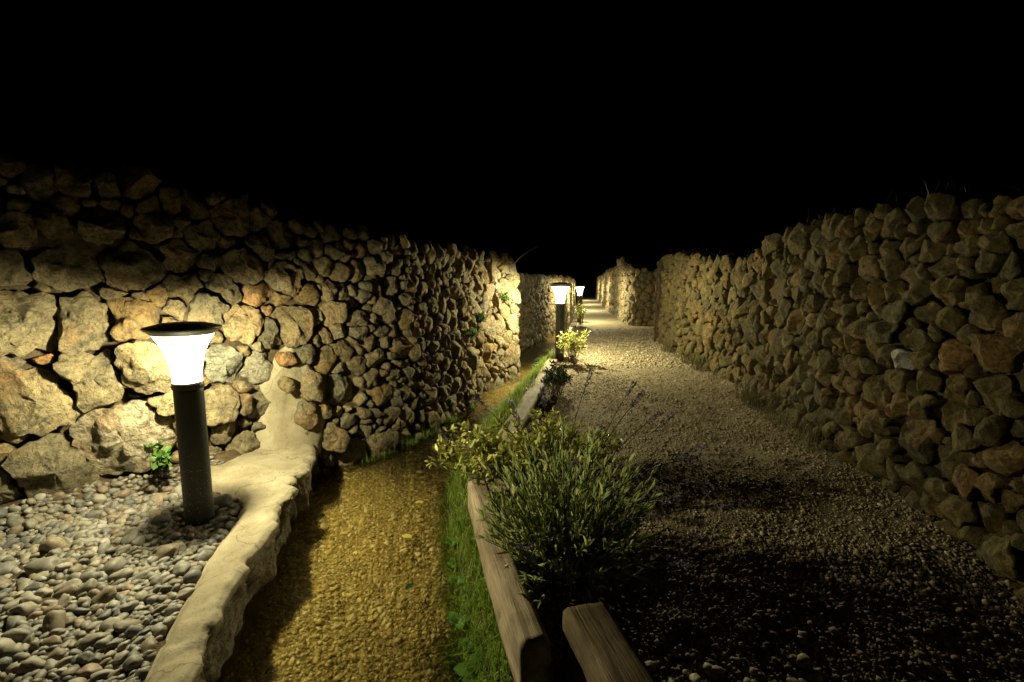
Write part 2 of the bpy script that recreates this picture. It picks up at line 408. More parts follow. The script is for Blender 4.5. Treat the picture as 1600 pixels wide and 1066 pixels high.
LS=[(2.23,0.82,0.166),(2.44,0.81,0.137),(2.24,0.45,0.157),(2.45,0.52,0.146),(2.66,0.56,0.154),(2.62,0.82,0.122),(2.53,0.18,0.225),(2.40,1.09,0.127),(2.64,1.10,0.142),(2.28,0.63,0.030),(2.67,0.91,0.058),(2.74,0.94,0.055),(2.88,0.99,0.091),(3.09,0.98,0.105),(2.84,0.87,0.061),(2.98,0.86,0.110),(3.28,0.94,0.085),(3.17,0.75,0.125),(3.32,0.84,0.039),(3.47,0.74,0.145),(3.35,0.69,0.097),(3.04,0.52,0.122),(3.23,0.47,0.103),(3.38,0.51,0.040),(3.37,0.34,0.036),(2.98,0.29,0.121),(3.13,0.26,0.063),(3.25,0.24,0.114),(2.72,0.35,0.075),(2.73,0.24,0.057),(3.01,0.10,0.087),(3.11,-0.02,0.102),(2.94,-0.03,0.057),(3.23,-0.01,0.035),(3.28,0.05,0.053),(3.55,0.53,0.060),(3.67,0.46,0.091),(3.57,0.31,0.089),(3.80,0.23,0.129),(3.51,0.12,0.070),(3.62,0.12,0.062),(3.53,-0.06,0.076),(3.66,-0.08,0.088),(3.81,-0.01,0.060),(3.83,-0.26,0.142),(3.51,-0.22,0.043),(3.66,-0.25,0.039),(3.85,0.52,0.084),(3.70,0.64,0.048),(3.45,1.05,0.120),(2.99,1.07,0.047),(3.60,0.94,0.083),(2.24,1.54,0.046),(2.34,1.49,0.058),(2.47,1.50,0.070),(2.57,1.50,0.058),(2.70,1.51,0.078),(2.75,1.42,0.072),(2.85,1.45,0.063),(2.97,1.44,0.076),(3.11,1.49,0.048),(3.17,1.40,0.118),(3.32,1.41,0.064),(2.27,1.27,0.076),(2.36,1.30,0.072),(2.41,1.39,0.046),(2.54,1.29,0.110),(2.76,1.32,0.090),(2.90,1.35,0.049),(2.99,1.27,0.093),(2.21,1.08,0.062),(2.87,1.16,0.105),(3.00,1.13,0.059),(3.20,1.11,0.129),(2.27,0.10,0.175),(2.28,-0.20,0.123),(2.44,-0.19,0.108),(2.10,0.04,0.101),(2.09,-0.26,0.113),(2.60,-0.13,0.067),(2.67,1.26,0.050),(3.32,1.24,0.085),(3.44,1.31,0.105),(3.46,1.21,0.062),(3.36,1.46,0.043),(3.70,1.41,0.032),(3.79,1.36,0.046),(3.95,1.37,0.038),(4.07,1.38,0.053),(4.37,1.35,0.042),(4.53,1.35,0.049),(4.16,1.29,0.051),(3.68,1.26,0.056),(3.81,1.24,0.063),(3.92,1.28,0.043),(4.04,1.27,0.053),(4.66,1.32,0.041),(4.93,1.27,0.076),(4.41,1.27,0.054),(4.79,1.22,0.052),(3.61,1.09,0.056),(3.71,1.13,0.052),(3.83,1.09,0.071),(3.99,1.10,0.084),(4.15,1.16,0.069),(4.29,1.21,0.047),(4.40,1.15,0.067),(4.55,1.20,0.050),(4.24,1.10,0.033),(4.59,0.99,0.111),(4.90,1.04,0.082),(4.17,0.98,0.082),(4.34,0.98,0.076),(5.22,1.05,0.081),(3.62,0.95,0.064),(3.73,0.96,0.063),(3.84,0.94,0.059),(3.92,0.95,0.034),(4.02,0.91,0.048),(5.66,0.87,0.071),(5.89,0.98,0.074),(6.28,0.92,0.071),(4.21,0.79,0.102),(4.06,0.82,0.032),(4.54,0.82,0.050),(4.69,0.81,0.033),(4.85,0.84,0.060),(5.09,0.80,0.079),(3.77,0.79,0.084),(3.95,0.74,0.079),(3.95,0.64,0.070),(4.45,0.72,0.095),(4.65,0.73,0.033),(4.84,0.65,0.097),(5.49,0.70,0.086),(5.84,0.69,0.074),(3.62,0.77,0.049),(3.79,0.68,0.068),(4.17,0.65,0.070),(4.61,0.60,0.066),(4.38,0.49,0.102),(4.20,0.55,0.041),(4.68,0.45,0.067),(4.92,0.42,0.066),(3.86,0.53,0.073),(4.11,0.42,0.088),(5.48,0.50,0.069),(5.11,0.59,0.057),(5.20,0.43,0.059),(4.24,0.43,0.023),(4.65,0.33,0.058),(4.95,0.30,0.080),(3.93,0.39,0.071),(4.28,0.28,0.058),(4.43,0.26,0.050),(4.56,0.26,0.045),(4.80,0.13,0.087),(5.16,0.07,0.094),(4.14,0.12,0.108),(4.38,0.11,0.063),(4.75,-0.03,0.086),(4.99,-0.02,0.045),(4.51,-0.04,0.057),(3.95,0.03,0.054),(4.91,-0.22,0.108),(5.23,-0.21,0.091),(4.36,-0.08,0.069),(4.38,-0.26,0.090),(4.62,-0.28,0.053),(5.52,-0.05,0.096),(5.52,-0.26,0.064),(6.06,0.19,0.097)]
RS=[(2.20,1.36,0.040),(2.33,1.36,0.051),(2.57,1.38,0.041),(1.88,1.31,0.030),(2.10,1.33,0.043),(2.00,1.31,0.036),(2.61,1.31,0.076),(2.70,1.20,0.063),(2.32,1.19,0.059),(2.17,1.15,0.051),(2.13,1.24,0.047),(2.01,1.24,0.044),(1.97,1.16,0.043),(2.47,1.19,0.051),(1.85,1.17,0.040),(1.78,1.20,0.039),(1.72,1.10,0.035),(3.44,1.04,0.071),(3.21,1.02,0.059),(2.93,0.99,0.082),(2.68,0.97,0.071),(3.42,0.93,0.076),(3.16,0.87,0.066),(2.85,0.87,0.042),(2.73,0.86,0.045),(3.19,0.77,0.052),(2.99,0.77,0.049),(2.81,0.74,0.063),(2.60,0.76,0.074),(2.32,0.88,0.066),(2.15,0.86,0.051),(2.05,0.97,0.068),(1.99,0.85,0.056),(1.84,0.89,0.058),(2.21,0.96,0.057),(2.38,0.97,0.053),(2.09,1.06,0.058),(1.90,0.96,0.042),(1.80,1.06,0.046),(1.75,0.98,0.052),(3.14,0.63,0.075),(2.91,0.66,0.065),(2.41,0.75,0.072),(2.26,0.75,0.064),(2.13,0.74,0.048),(2.12,0.66,0.045),(1.97,0.68,0.071),(2.26,0.62,0.060),(2.51,0.65,0.047),(2.68,0.65,0.044),(1.79,0.73,0.087),(1.69,0.85,0.048),(2.60,0.54,0.069),(2.76,0.51,0.052),(3.03,0.49,0.057),(2.76,0.41,0.084),(3.04,0.40,0.046),(2.44,0.43,0.078),(2.60,0.41,0.049),(2.95,0.28,0.067),(3.47,0.22,0.092),(2.25,0.53,0.065),(2.07,0.56,0.055),(1.93,0.56,0.073),(1.75,0.57,0.069),(1.65,0.55,0.038),(2.22,0.42,0.059),(2.10,0.43,0.048),(1.95,0.42,0.082),(2.67,0.24,0.092),(2.48,0.31,0.053),(2.34,0.27,0.054),(2.91,0.13,0.062),(2.89,0.03,0.062),(2.13,0.27,0.115),(2.45,0.22,0.047),(2.64,0.07,0.077),(1.83,0.37,0.056),(1.74,0.42,0.054),(1.92,0.23,0.082),(2.22,0.06,0.048),(2.21,-0.01,0.031),(1.66,0.35,0.077),(1.80,0.20,0.063),(1.71,0.20,0.053),(1.60,0.21,0.035),(2.05,0.10,0.048),(1.82,0.05,0.057),(1.69,0.10,0.060)]

CAM = np.array([0, 0, 1.0])

# ------------------------------------------------------------------ rubble walls
class Surface:
    """an upright sheet along a plan curve: at(u, v, h) -> world, h is the distance towards the path"""
    def __init__(s, line, side, lean=0.03):
        s.C = line; d = np.diff(line, axis=0)
        s.S = np.r_[0, np.cumsum(np.linalg.norm(d, axis=1))]; s.L = s.S[-1]
        t = np.gradient(line, axis=0); t /= np.linalg.norm(t, axis=1)[:, None]
        for k in range(6): t[1:-1] = (t[:-2] + t[1:-1] + t[2:]) / 3
        t /= np.linalg.norm(t, axis=1)[:, None]
        s.Nn = np.stack([t[:, 1], -t[:, 0]], 1) * side; s.lean = lean
    def at(s, u, v, h):
        u = np.asarray(u, float); v = np.asarray(v, float); lean = s.lean(u) if callable(s.lean) else s.lean
        h = np.asarray(h, float) - lean * v
        x = np.interp(u, s.S, s.C[:, 0]); y = np.interp(u, s.S, s.C[:, 1])
        nx = np.interp(u, s.S, s.Nn[:, 0]); ny = np.interp(u, s.S, s.Nn[:, 1])
        return np.stack([x + nx * h, y + ny * h, v + 0 * x], -1)

def power_cell(i, S, aspect):
    """convex cell of stone i against its neighbours (weighted by radius), as a polygon round the seed"""
    u, v, r = S[i]
    k = 12; R = r * 1.62
    a0 = (i * 0.7) % 1
    poly = [(math.cos(a0 + 2 * math.pi * j / k) * R * aspect, math.sin(a0 + 2 * math.pi * j / k) * R) for j in range(k)]
    d = S[:, :2] - (u, v)
    near = np.where((np.abs(d[:, 0]) < 0.75) & (np.abs(d[:, 1]) < 0.75))[0]
    for j in near:
        if j == i: continue
        dx, dy = d[j]; D2 = dx * dx + dy * dy
        if D2 < 1e-8 or D2 > (R * aspect + S[j, 2] * 1.5) ** 2 * 1.2: continue
        c = (D2 + r * r - S[j, 2] ** 2) / 2
        out = []
        for q in range(len(poly)):
            a = poly[q]; b = poly[(q + 1) % len(poly)]
            fa = a[0] * dx + a[1] * dy - c; fb = b[0] * dx + b[1] * dy - c
            if fa <= 0: out.append(a)
            if (fa < 0) != (fb < 0) and fa != fb:
                t = fa / (fa - fb); out.append((a[0] + t * (b[0] - a[0]), a[1] + t * (b[1] - a[1])))
        poly = out
        if len(poly) < 3: return None
    return np.array(poly)

def stone_mesh(poly, r, nth, nr, gap, seed, rough=1.0, proud=1.0):
    """one rubble stone over a convex cell: (u, v, h) offsets from the seed"""
    rs = np.random.default_rng(seed)
    A = poly; B = np.roll(poly, -1, 0)
    cr = (A[:, 0] * B[:, 1] - B[:, 0] * A[:, 1]); ar = cr.sum() / 2
    if abs(ar) < 1e-5: return None
    c = ((A + B) * cr[:, None]).sum(0) / (6 * ar)
    A = A - c; B = B - c; E = B - A
    ln = np.linalg.norm(E, axis=1); ok = ln > 1e-6; A, E, ln = A[ok], E[ok], ln[ok]
    nrm = np.stack([E[:, 1], -E[:, 0]], 1) / ln[:, None]
    dist = (A * nrm).sum(1)
    dist = np.maximum(dist - gap, 0.006)
    th = np.linspace(0, 2 * math.pi, nth, endpoint=False) + rs.uniform(0, 6)
    dr = np.stack([np.cos(th), np.sin(th)], 1)
    k = np.clip(dr @ nrm.T, 0, None) / dist
    p = 16.0
    R = (k ** p).sum(1) ** (-1 / p)
    R = np.minimum(R, 3.0 * r)
    R *= 1 + 0.11 * rough * vnoise(np.stack([np.cos(th) * 1.7 + seed, np.sin(th) * 1.7, 0 * th], 1), seed) + 0.06 * rough * vnoise(np.stack([np.cos(th) * 4.5 + seed, np.sin(th) * 5, 0 * th], 1), seed + 3)
    size = math.sqrt(abs(ar))
    D = (0.15 * size + 0.024) * rs.uniform(0.8, 1.3) * proud
    a = np.linspace(0, 1, nr) ** 0.85 * (math.pi / 2)
    t = np.r_[np.sin(a) ** 0.55, 1.0, 0.86]; h = np.r_[D * np.cos(a) ** 0.42, -0.03, -0.10]
    t[0] = 0
    X = t[:, None] * R[None] * np.cos(th); Y = t[:, None] * R[None] * np.sin(th); H = h[:, None] + 0 * X
    for q in range(rs.integers(5, 9)):      # split faces
        az = rs.uniform(0, 6.28); sl = rs.uniform(0.1, 1.0); off = D * rs.uniform(0.55, 1.0)
        if q == 0: sl *= 0.3; off = D * rs.uniform(.6, .85)
        pl = off - sl * (X * math.cos(az) + Y * math.sin(az))
        H = np.where(H > pl, pl + (H - pl) * 0.06, H)
    P = np.stack([X, Y, H], -1)
    cen = np.array([0, 0, -D * 0.6]); dv = P - cen; dv /= np.linalg.norm(dv, axis=-1)[..., None] + 1e-9
    nz = fbm(P / (size * 0.42) + seed * 1.37, 3, seed) * 0.085 * size + fbm(P * (1, .6, 1) / 0.028 + seed, 3, seed + 5) * 0.0075
    rid = 1 - np.abs(fbm(P / (size * 0.3) + seed * 0.37, 2, seed + 9)); nz = nz - 0.05 * size * np.clip(rid - 0.72, 0, 1) * 2
    P = P + dv * (nz * rough)[..., None]
    P[0] = P[0].mean(0)
    P = P.reshape(-1, 3); P[:, :2] += c
    return P, grid_faces(len(t), nth, True)[:, ::-1]

TINTS = np.array([(0.44, 0.36, 0.235), (0.40, 0.345, 0.25), (0.36, 0.325, 0.25), (0.47, 0.40, 0.28), (0.33, 0.31, 0.255), (0.46, 0.345, 0.19), (0.50, 0.45, 0.34)]) * (1.0, 0.985, 0.86)
TINT_P = np.array([.26, .2, .17, .13, .1, .08, .06])

def fill_seeds(S, L0, L1, base, top, sizes, rs, keepout=None):
    S = [tuple(s) for s in S]
    arr = np.array(S) if S else np.zeros((0, 3))
    for r, tries in sizes:
        for k in range(tries):
            rr = r * rs.uniform(0.8, 1.2); u = rs.uniform(L0, L1)
            b, t = float(base(u)), float(top(u))
            v = rs.uniform(b + rr * 0.5, t - rr * 0.8)
            if keepout and keepout(u, v): continue
            if len(arr):
                dd = np.hypot((arr[:, 0] - u) / 1.08, arr[:, 1] - v)
                if (dd < (arr[:, 2] + rr) * 0.87).any(): continue
            arr = np.vstack([arr, (u, v, rr)])
    return arr

def build_wall(root, surf, base, top, S, parts_max, seed, gap=0.006, hidden=None, min_px=3.2, special=None, rough=1.0, proud=1.0, shade=1.0, push={}, thick=0.45, core_inset=0.05, detail=1.0):
    rs = np.random.default_rng(seed)
    order = []
    for i in range(len(S)):
        w = surf.at(S[i, 0], S[i, 1], 0.0); d = np.linalg.norm(w - CAM)
        px = S[i, 2] * 711 / d
        order.append((px * (0.15 if hidden and hidden(S[i, 0]) else 1.0), i, px))
    order.sort(reverse=True)
    loose = []; loose_t = []; n = 0
    for rank, i, px in order:
        poly = power_cell(i, S, 1.12)
        if poly is None: continue
        nth = int(np.clip(px * 1.5 * detail, 9, 72)); nr = int(np.clip(nth / 3.4, 3, 20))
        out = stone_mesh(poly, S[i, 2], nth, nr, gap * rs.uniform(0.5, 1.8), int(seed * 1000 + i), rough, proud)
        if out is None: continue
        P, F = out
        off = rs.normal(0, 0.014) + 0.012 + push.get(i, 0.0)
        Wd = surf.at(S[i, 0] + P[:, 0], S[i, 1] + P[:, 1], P[:, 2] + off)
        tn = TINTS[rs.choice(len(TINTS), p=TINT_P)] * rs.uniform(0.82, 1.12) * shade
        if special and i in special: tn = np.array(special[i])
        tt = np.tile(tn, (len(Wd), 1))
        if n < parts_max and rank > min_px:
            solid('stone', Wd, F, M_STONE, root, tint=tt); n += 1
        else:
            loose.append((Wd, F)); loose_t.append(tt)
    if loose:
        V, F = join(loose)
        o = solid('small_stones', V, F, M_STONE, root, tint=np.vstack(loose_t)); tag(o, kind='stuff')
    # earth and mortar core behind the faces
    nu = int(surf.L / 0.05) + 2; us = np.linspace(0, surf.L, nu); nv = 30
    rows = []
    for k in range(nv):
        f = k / (nv - 1); v = base(us) - 0.1 + (top(us) - 0.07 - base(us) + 0.1) * f
        P = surf.at(us, v, -core_inset + 0 * us)
        P[:, :2] += (0.03 * fbm(P * 13, 4, seed, .6))[:, None] * np.stack([np.interp(us, surf.S, surf.Nn[:, 0]), np.interp(us, surf.S, surf.Nn[:, 1])], 1)
        rows.append(P)
    for k in range(1, 6):
        P = surf.at(us, top(us) - 0.07 + 0.03 * fbm(np.stack([us * 6, 0 * us + k, 0 * us], 1), 3, 4), -core_inset - thick * k / 5)
        rows.append(P)
    rows.append(surf.at(us, base(us) - 0.1, -core_inset - thick + 0 * us))
    V = np.stack(rows, 0)
    solid('core', V.reshape(-1, 3), grid_faces(len(rows), nu), M_CORE, root)
    return n

rs = np.random.default_rng(5)
SL = Surface(LEFT_LINE, +1, 0.05)
SR = Surface(RIGHT_LINE, -1, 0.04)
L_BASE = lut([(0, -.2), (3.26, -.2), (3.56, -.45), (8.3, -.45)])
R_BASE = lut([(0, -.24), (1.6, -.2), (2.6, -.06), (9.2, -.06)])

def smear_zone(u, v):           # where cement runs up the corner behind the ledge
    if v > 0.58 or v < -0.3: return False
    return 3.31 - 0.03 * v < u < 3.51 + 0.05 * v

S1 = fill_seeds(LS, 0.1, 8.2, L_BASE, LEFT_TOP, [(0.15, 300), (0.11, 700), (0.085, 1500), (0.06, 3000), (0.042, 5000), (0.03, 6000)], rs, smear_zone)
wall_left = thing('rubble_wall', (-1.2, 3.3, -0.4), 'long rubble stone wall on the left, lit up behind the near bollard lamp', 'wall')
SPEC_L = {9: (0.5, 0.28, 0.12), 23: (0.50, 0.30, 0.14), 18: (0.5, 0.32, 0.15), 6: (0.52, 0.46, 0.35), 21: (0.40, 0.40, 0.33), 22: (0.42, 0.40, 0.32), 16: (0.50, 0.32, 0.16), 17: (0.5, 0.38, 0.22)}
build_wall(wall_left, SL, L_BASE, LEFT_TOP, S1, 300, 3, 0.0042, hidden=lambda u: u < 2.05, special=SPEC_L, rough=1.25, shade=0.78, push={4: .15, 3: .05, 6: .07, 28: .12, 29: .09, 25: .08, 26: .05, 2: .04, 74: .06, 23: .09, 24: .10, 35: .05, 37: .06, 39: .06, 40: .04, 41: .08, 42: .05, 5: .04, 15: .04})

S2 = fill_seeds(RS, 0.1, 9.0, R_BASE, RIGHT_TOP, [(0.10, 500), (0.085, 900), (0.07, 2600), (0.052, 4000), (0.038, 6000), (0.027, 6000)], rs)
wall_right = thing('rubble_wall', (2.1, 4.0, -0.05), 'long dim rubble stone wall along the right side of the gravel path', 'wall')
SPEC_R = {47: (0.62, 0.62, 0.60), 46: (0.38, 0.23, 0.09), 23: (0.36, 0.23, 0.10), 25: (0.38, 0.27, 0.13), 83: (0.28, 0.18, 0.09)}
build_wall(wall_right, SR, R_BASE, RIGHT_TOP, S2, 300, 4, 0.0035, hidden=lambda u: u < 1.55, special=SPEC_R, shade=np.array((0.42, 0.41, 0.285)), proud=0.8, rough=1.15)  # stone colour darkened in place of weaker lamp light; olive cast is its own

def far_wall(pts, side, h, label, seed, sizes, parts, thick=0.45, base_z=-0.05, stones_to=None, shade=0.85):
    sf = Surface(spline(pts, 12), side, 0.03)
    tops = lut([(0, h[0]), (sf.L * .3, h[1]), (sf.L * .65, h[2]), (sf.L, h[3])])
    bs = lut([(0, base_z), (sf.L, base_z)])
    r = np.random.default_rng(seed)
    S = fill_seeds([], 0.0, stones_to or sf.L, bs, tops, sizes, r)
    c = pts[len(pts) // 2]
    w = thing('rubble_wall', (c[0], c[1], base_z), label, 'wall')
    build_wall(w, sf, bs, tops, S, parts, seed, 0.004, thick=thick, detail=1.3, min_px=3.5, shade=shade)
    return w

far_wall([(-.75, 7.25), (-.35, 7.6), (.45, 10.2), (1.4, 13.5)], +1, (1.2, 1.22, 1.2, 1.25), 'low set-back rubble wall behind the second lamp, beyond the left wall', 31, [(.11, 500), (.08, 1500), (.055, 2500), (.035, 2500)], 120, base_z=-.45, shade=.42)  # low shade puts the dimness of grazing lamp light into the stone colour
far_wall([(1.4, 13.5), (2.6, 20.5), (5.3, 38), (8.6, 60)], +1, (1.25, 1.3, 1.3, 1.3), 'far rubble wall behind the distant lamps on the left of the path', 32, [(.16, 900), (.11, 1500)], 0, base_z=-.45, stones_to=22)
far_wall([(3.5, 8.8), (3.58, 9.4), (3.62, 10.2), (3.62, 11.3)], -1, (1.4, 1.4, 1.42, 1.4), 'shaded set-back rubble wall between the long right wall and the tall pier', 33, [(.11, 300), (.08, 900), (.055, 1500), (.035, 1500)], 60)
far_wall([(3.7, 11.2), (3.2, 11.25), (2.95, 11.5), (3.02, 12.4), (3.28, 14.2), (3.4, 15.0), (3.9, 15.3)], -1, (1.35, 1.5, 1.78, 1.8), 'tall ragged rubble wall end standing up beyond the right wall', 34, [(.11, 500), (.08, 1200), (.055, 2000)], 100)
far_wall([(3.75, 15.2), (3.5, 16.0), (4.6, 23), (6.9, 38), (10.3, 60)], -1, (1.6, 1.5, 1.5, 1.5), 'farthest rubble wall along the right side of the lamp-lit path', 35, [(.16, 900), (.11, 1500)], 0, stones_to=20)

# ------------------------------------------------------------------ ground
def strip(name, ys, xa, xb, nx, zf, mat, ext=(0, 0)):
    s = np.linspace(0, 1, nx)
    Y = np.repeat(np.array(ys)[:, None], nx, 1)
    XA = xa(Y[:, :1]) - ext[0]; XB = xb(Y[:, :1]) + ext[1]
    X = XA + (XB - XA) * s
    Z = zf(X, Y, np.repeat(s[None], len(ys), 0))
    V = np.stack([X, Y, Z], -1).reshape(-1, 3)
    o = solid(name, V, grid_faces(len(ys), nx), mat)
    return tag(o, kind='structure')

def n2(X, Y, k, octs=4, seed=1): return fbm(np.stack([X * k, Y * k, 0 * X + 3.1], -1), octs, seed)

ys_near = np.r_[np.arange(-1.0, 6.0, 0.03), np.arange(6.0, 14, 0.1), np.arange(14, 60.5, 0.8)]
def path_dip(Y): t = np.clip((2.5 - np.asarray(Y)) / 1.4, 0, 1); return -0.15 * t * t * (3 - 2 * t)
def path_z(X, Y): return path_dip(Y) + 0.018 * n2(X, Y, 1.1) + 0.007 * n2(X, Y, 7, 3, 4) - 0.012
path = strip('gravel_path', ys_near, X_EDGE, X_RIGHT, 70, lambda X, Y, s: path_z(X, Y), M_PATH, (0.02, 0.25))
def bank_fac(s, Y):
    near = np.clip((3.2 - Y) / 1.2, 0, 1)
    a = np.clip((s - 0.02) / 0.98, 0, 1)
    return near * (0.72 * a ** 1.1) + (1 - near) * np.clip(a * 1.7, 0, 1) ** 0.9
def bank_z(X, Y, s): return -0.43 + bank_fac(s, Y) * 0.425 + 0.02 * n2(X, Y, 6, 3, 8) * (0.3 + s)
bank = strip('stream_bank', ys_near, X_WATER, X_EDGE, 14, bank_z, M_SOIL, (0.06, 0.04))
def bed_z(X, Y): return -0.405 + 0.022 * n2(X, Y, 3.5, 4, 6)
bed = strip('stream_bed', ys_near, X_LEFT, X_WATER, 26, lambda X, Y, s: bed_z(X, Y) , M_BED, (0.15, 0.1))
def water_z(X, Y, s): return WATER_Z + 0.0025 * n2(X, Y * 0.6, 9, 2, 12)
water = strip('stream_water', ys_near, X_LEFT, X_WATER, 26, water_z, M_WATER, (0.12, 0.05))
tag(water, 'shallow clear stream running over golden gravel in the channel', None)

# hillside terraces held by the walls, and the plain below everything
def terrace(name, line, side):
    P = np.array(line); out = np.array([[p[0] + side * d, p[1], p[2] + rise] for d, rise in ((0.3, -.06), (1.2, .0), (4, .15), (15, .4), (60, 1.0)) for p in P]).reshape(5, len(P), 3)
    out[..., 2] += 0.04 * n2(out[..., 0], out[..., 1], 1.3)
    return tag(solid(name, out.reshape(-1, 3), grid_faces(5, len(P)), M_TERRACE), kind='structure')
lt = [(x, y, float(LEFT_TOP(s)) - .04) for (x, y), s in list(zip(SL.C, SL.S))[::8] if s < 7.1] + [(-.5, 7.6, 1.1), (.4, 10.2, 1.1), (1.3, 13.5, 1.15), (8.5, 60, 1.2)]
rt = [(x, y, float(RIGHT_TOP(s)) - .04) for (x, y), s in list(zip(SR.C, SR.S))[::8] if s < 8.3] + [(3.6, 9.6, 1.25), (3.6, 11.3, 1.3), (3.9, 15, 1.4), (4.6, 23, 1.4), (10.3, 60, 1.4)]
terrace('terrace_left', lt, -1); terrace('terrace_right', rt, 1)
gx = np.linspace(-300, 300, 13)
G = np.stack(np.meshgrid(gx, gx), -1).reshape(-1, 2)
tag(solid('ground', np.c_[G, np.full(len(G), -0.6)], grid_faces(13, 13), M_TERRACE), kind='structure')

# ------------------------------------------------------------------ cement ledge beside the stream
OUT = spline([(-.45,-.3),(-.6,.2),(-.75,.7),(-.86,1.12),(-.945,1.28),(-1.0,1.58),(-1.10,2.06),(-1.16,2.28),(-1.2,2.45),(-1.245,2.62),(-1.29,2.82),(-1.38,3.2)], 20)
INN = spline([(-.65,-.3),(-.8,.2),(-.92,.7),(-1.03,1.12),(-1.09,1.28),(-1.2,1.6),(-1.32,2.05),(-1.41,2.24),(-1.58,2.335),(-1.87,2.46),(-2.05,2.72),(-1.75,3.3)], 20)
ledge = thing('cement_ledge', (-1.1, 2.0, -.45), 'pale smooth cement ledge edging the pebble bed above the stream', 'ledge')
n_o = len(OUT); na = 26
tpar = np.linspace(0, 1, na)
tan = np.gradient(OUT, axis=0); tan /= np.linalg.norm(tan, axis=1)[:, None]
outn = np.stack([tan[:, 1], -tan[:, 0]], 1)
sx = np.arange(n_o) * 0.033
wob = 0.034 * fbm(np.stack([sx * 2.1, 0 * sx, 0 * sx], 1), 2, 21) + 0.003 * fbm(np.stack([sx * 13, 0 * sx, 0 * sx + 5], 1), 4, 22, 0.7)
bite = fbm(np.stack([sx * 4.3, 0 * sx + 2, 0 * sx], 1), 3, 27); wob = wob - 0.05 * np.clip(bite - 0.25, 0, 1)
OW = OUT + outn * (wob + 0.004)[:, None]
V = np.zeros((n_o, na + 6, 3))
P2 = INN[:, None] + (OW - INN)[:, None] * tpar[None, :, None]
V[:, 3:3 + na, :2] = P2
z = -0.075 + 0.012 * fbm(np.concatenate([P2 * 4, 0 * P2[..., :1]], -1), 3, 23) + 0.004 * fbm(np.concatenate([P2 * 22, 0 * P2[..., :1]], -1), 2, 24)
wdt = np.linalg.norm(OW - INN, axis=1)[:, None]
dist_in = tpar[None] * wdt; dist_out = (1 - tpar[None]) * wdt
z -= 0.045 * np.exp(-(dist_in / 0.03) ** 2) * (np.arange(n_o)[:, None] < 168) + 0.014 * np.exp(-(dist_out / 0.014) ** 2)
rise = np.clip((np.arange(n_o)[:, None] - 165) / 55, 0, 1)
z += rise * 0.10 * (1 - tpar[None]) ** 1.0      # it climbs towards the wall foot
V[:, 3:3 + na, 2] = z
for k, (dz, di) in enumerate(((-.16, -.004), (-.08, -.002), (-.03, 0))):
    V[:, k, :2] = INN + (INN - OW) / wdt * -di; V[:, k, 2] = z[:, 0] + dz
for k, (dz, dd) in enumerate(((-.016, .002), (-.036, -.010), (-.05, -.06))):
    V[:, 3 + na + k, :2] = OW + outn * (dd + 0.004 * fbm(np.stack([sx * 30, 0 * sx + k, 0 * sx], 1), 2, 31)[:, ])[:, None]
    V[:, 3 + na + k, 2] = z[:, -1] + dz + 0.006 * fbm(np.stack([sx * 20, 0 * sx + k, 0 * sx], 1), 3, 33)
solid('top', V.reshape(-1, 3), grid_faces(n_o, na + 6), M_CEMENT, ledge)
# rough rubble side facing the water
nv = 34; vv = np.linspace(0, 1, nv)
q = np.stack([sx[:, None] + 0 * vv[None], 0.5 * vv[None] + 0 * sx[:, None], 0 * sx[:, None] + 0 * vv[None]], -1)
dep = -0.028 + 0.022 * fbm(q * 5, 5, 41, .55) + 0.016 * np.abs(vnoise(q * 11, 43)) - 0.02 * vv[None]
side = OUT[:, None] + outn[:, None] * (dep + wob[:, None] * 0.6)[..., None]
SV = np.concatenate([side, (-0.10 - 0.38 * vv)[None, :, None] + 0 * side[..., :1]], -1)
tl = np.tile(np.array((0.36, 0.31, 0.215)), (SV.shape[0] * nv, 1))
solid('side_face', SV.reshape(-1, 3), grid_faces(n_o, nv), M_STONE, ledge, tint=tl)
# cement run up the corner of the wall
nu, nv = 26, 44
W = np.zeros((nv, nu, 3))
for a in range(nv):
    f = a / (nv - 1); v = -0.16 + 0.76 * f
    c = 3.432 + 0.03 * f + 0.015 * vnoise(np.array([f * 4.0, 7.0, 0.3]), 10); hw = 0.17 * (1 - f) ** 0.8 + 0.10 + 0.03 * vnoise(np.array([f * 6.0, 2.0, 0.3]), 9)
    uu = np.linspace(c - hw * 1.1, c + hw * (0.62 + 0.38 * min(1.0, f * 3)), nu); s = np.linspace(-1, 1, nu)
    hh = (0.13 * (1 - f) ** 2.6 + 0.032) * (1 - 0.5 * np.abs(s) ** 3) + 0.01 * fbm(np.stack([uu * 9, 0 * uu + v * 9, 0 * uu], 1), 3, 51) - 0.07 * np.abs(s) ** 7 - 0.12 * max(0.0, f - 0.82) / 0.18 * (0.3 + 0.7 * np.abs(s))
    W[a] = SL.at(uu, v + 0 * uu, hh)
solid('cement_run', W.reshape(-1, 3), grid_faces(nv, nu), M_CEMENT, ledge)

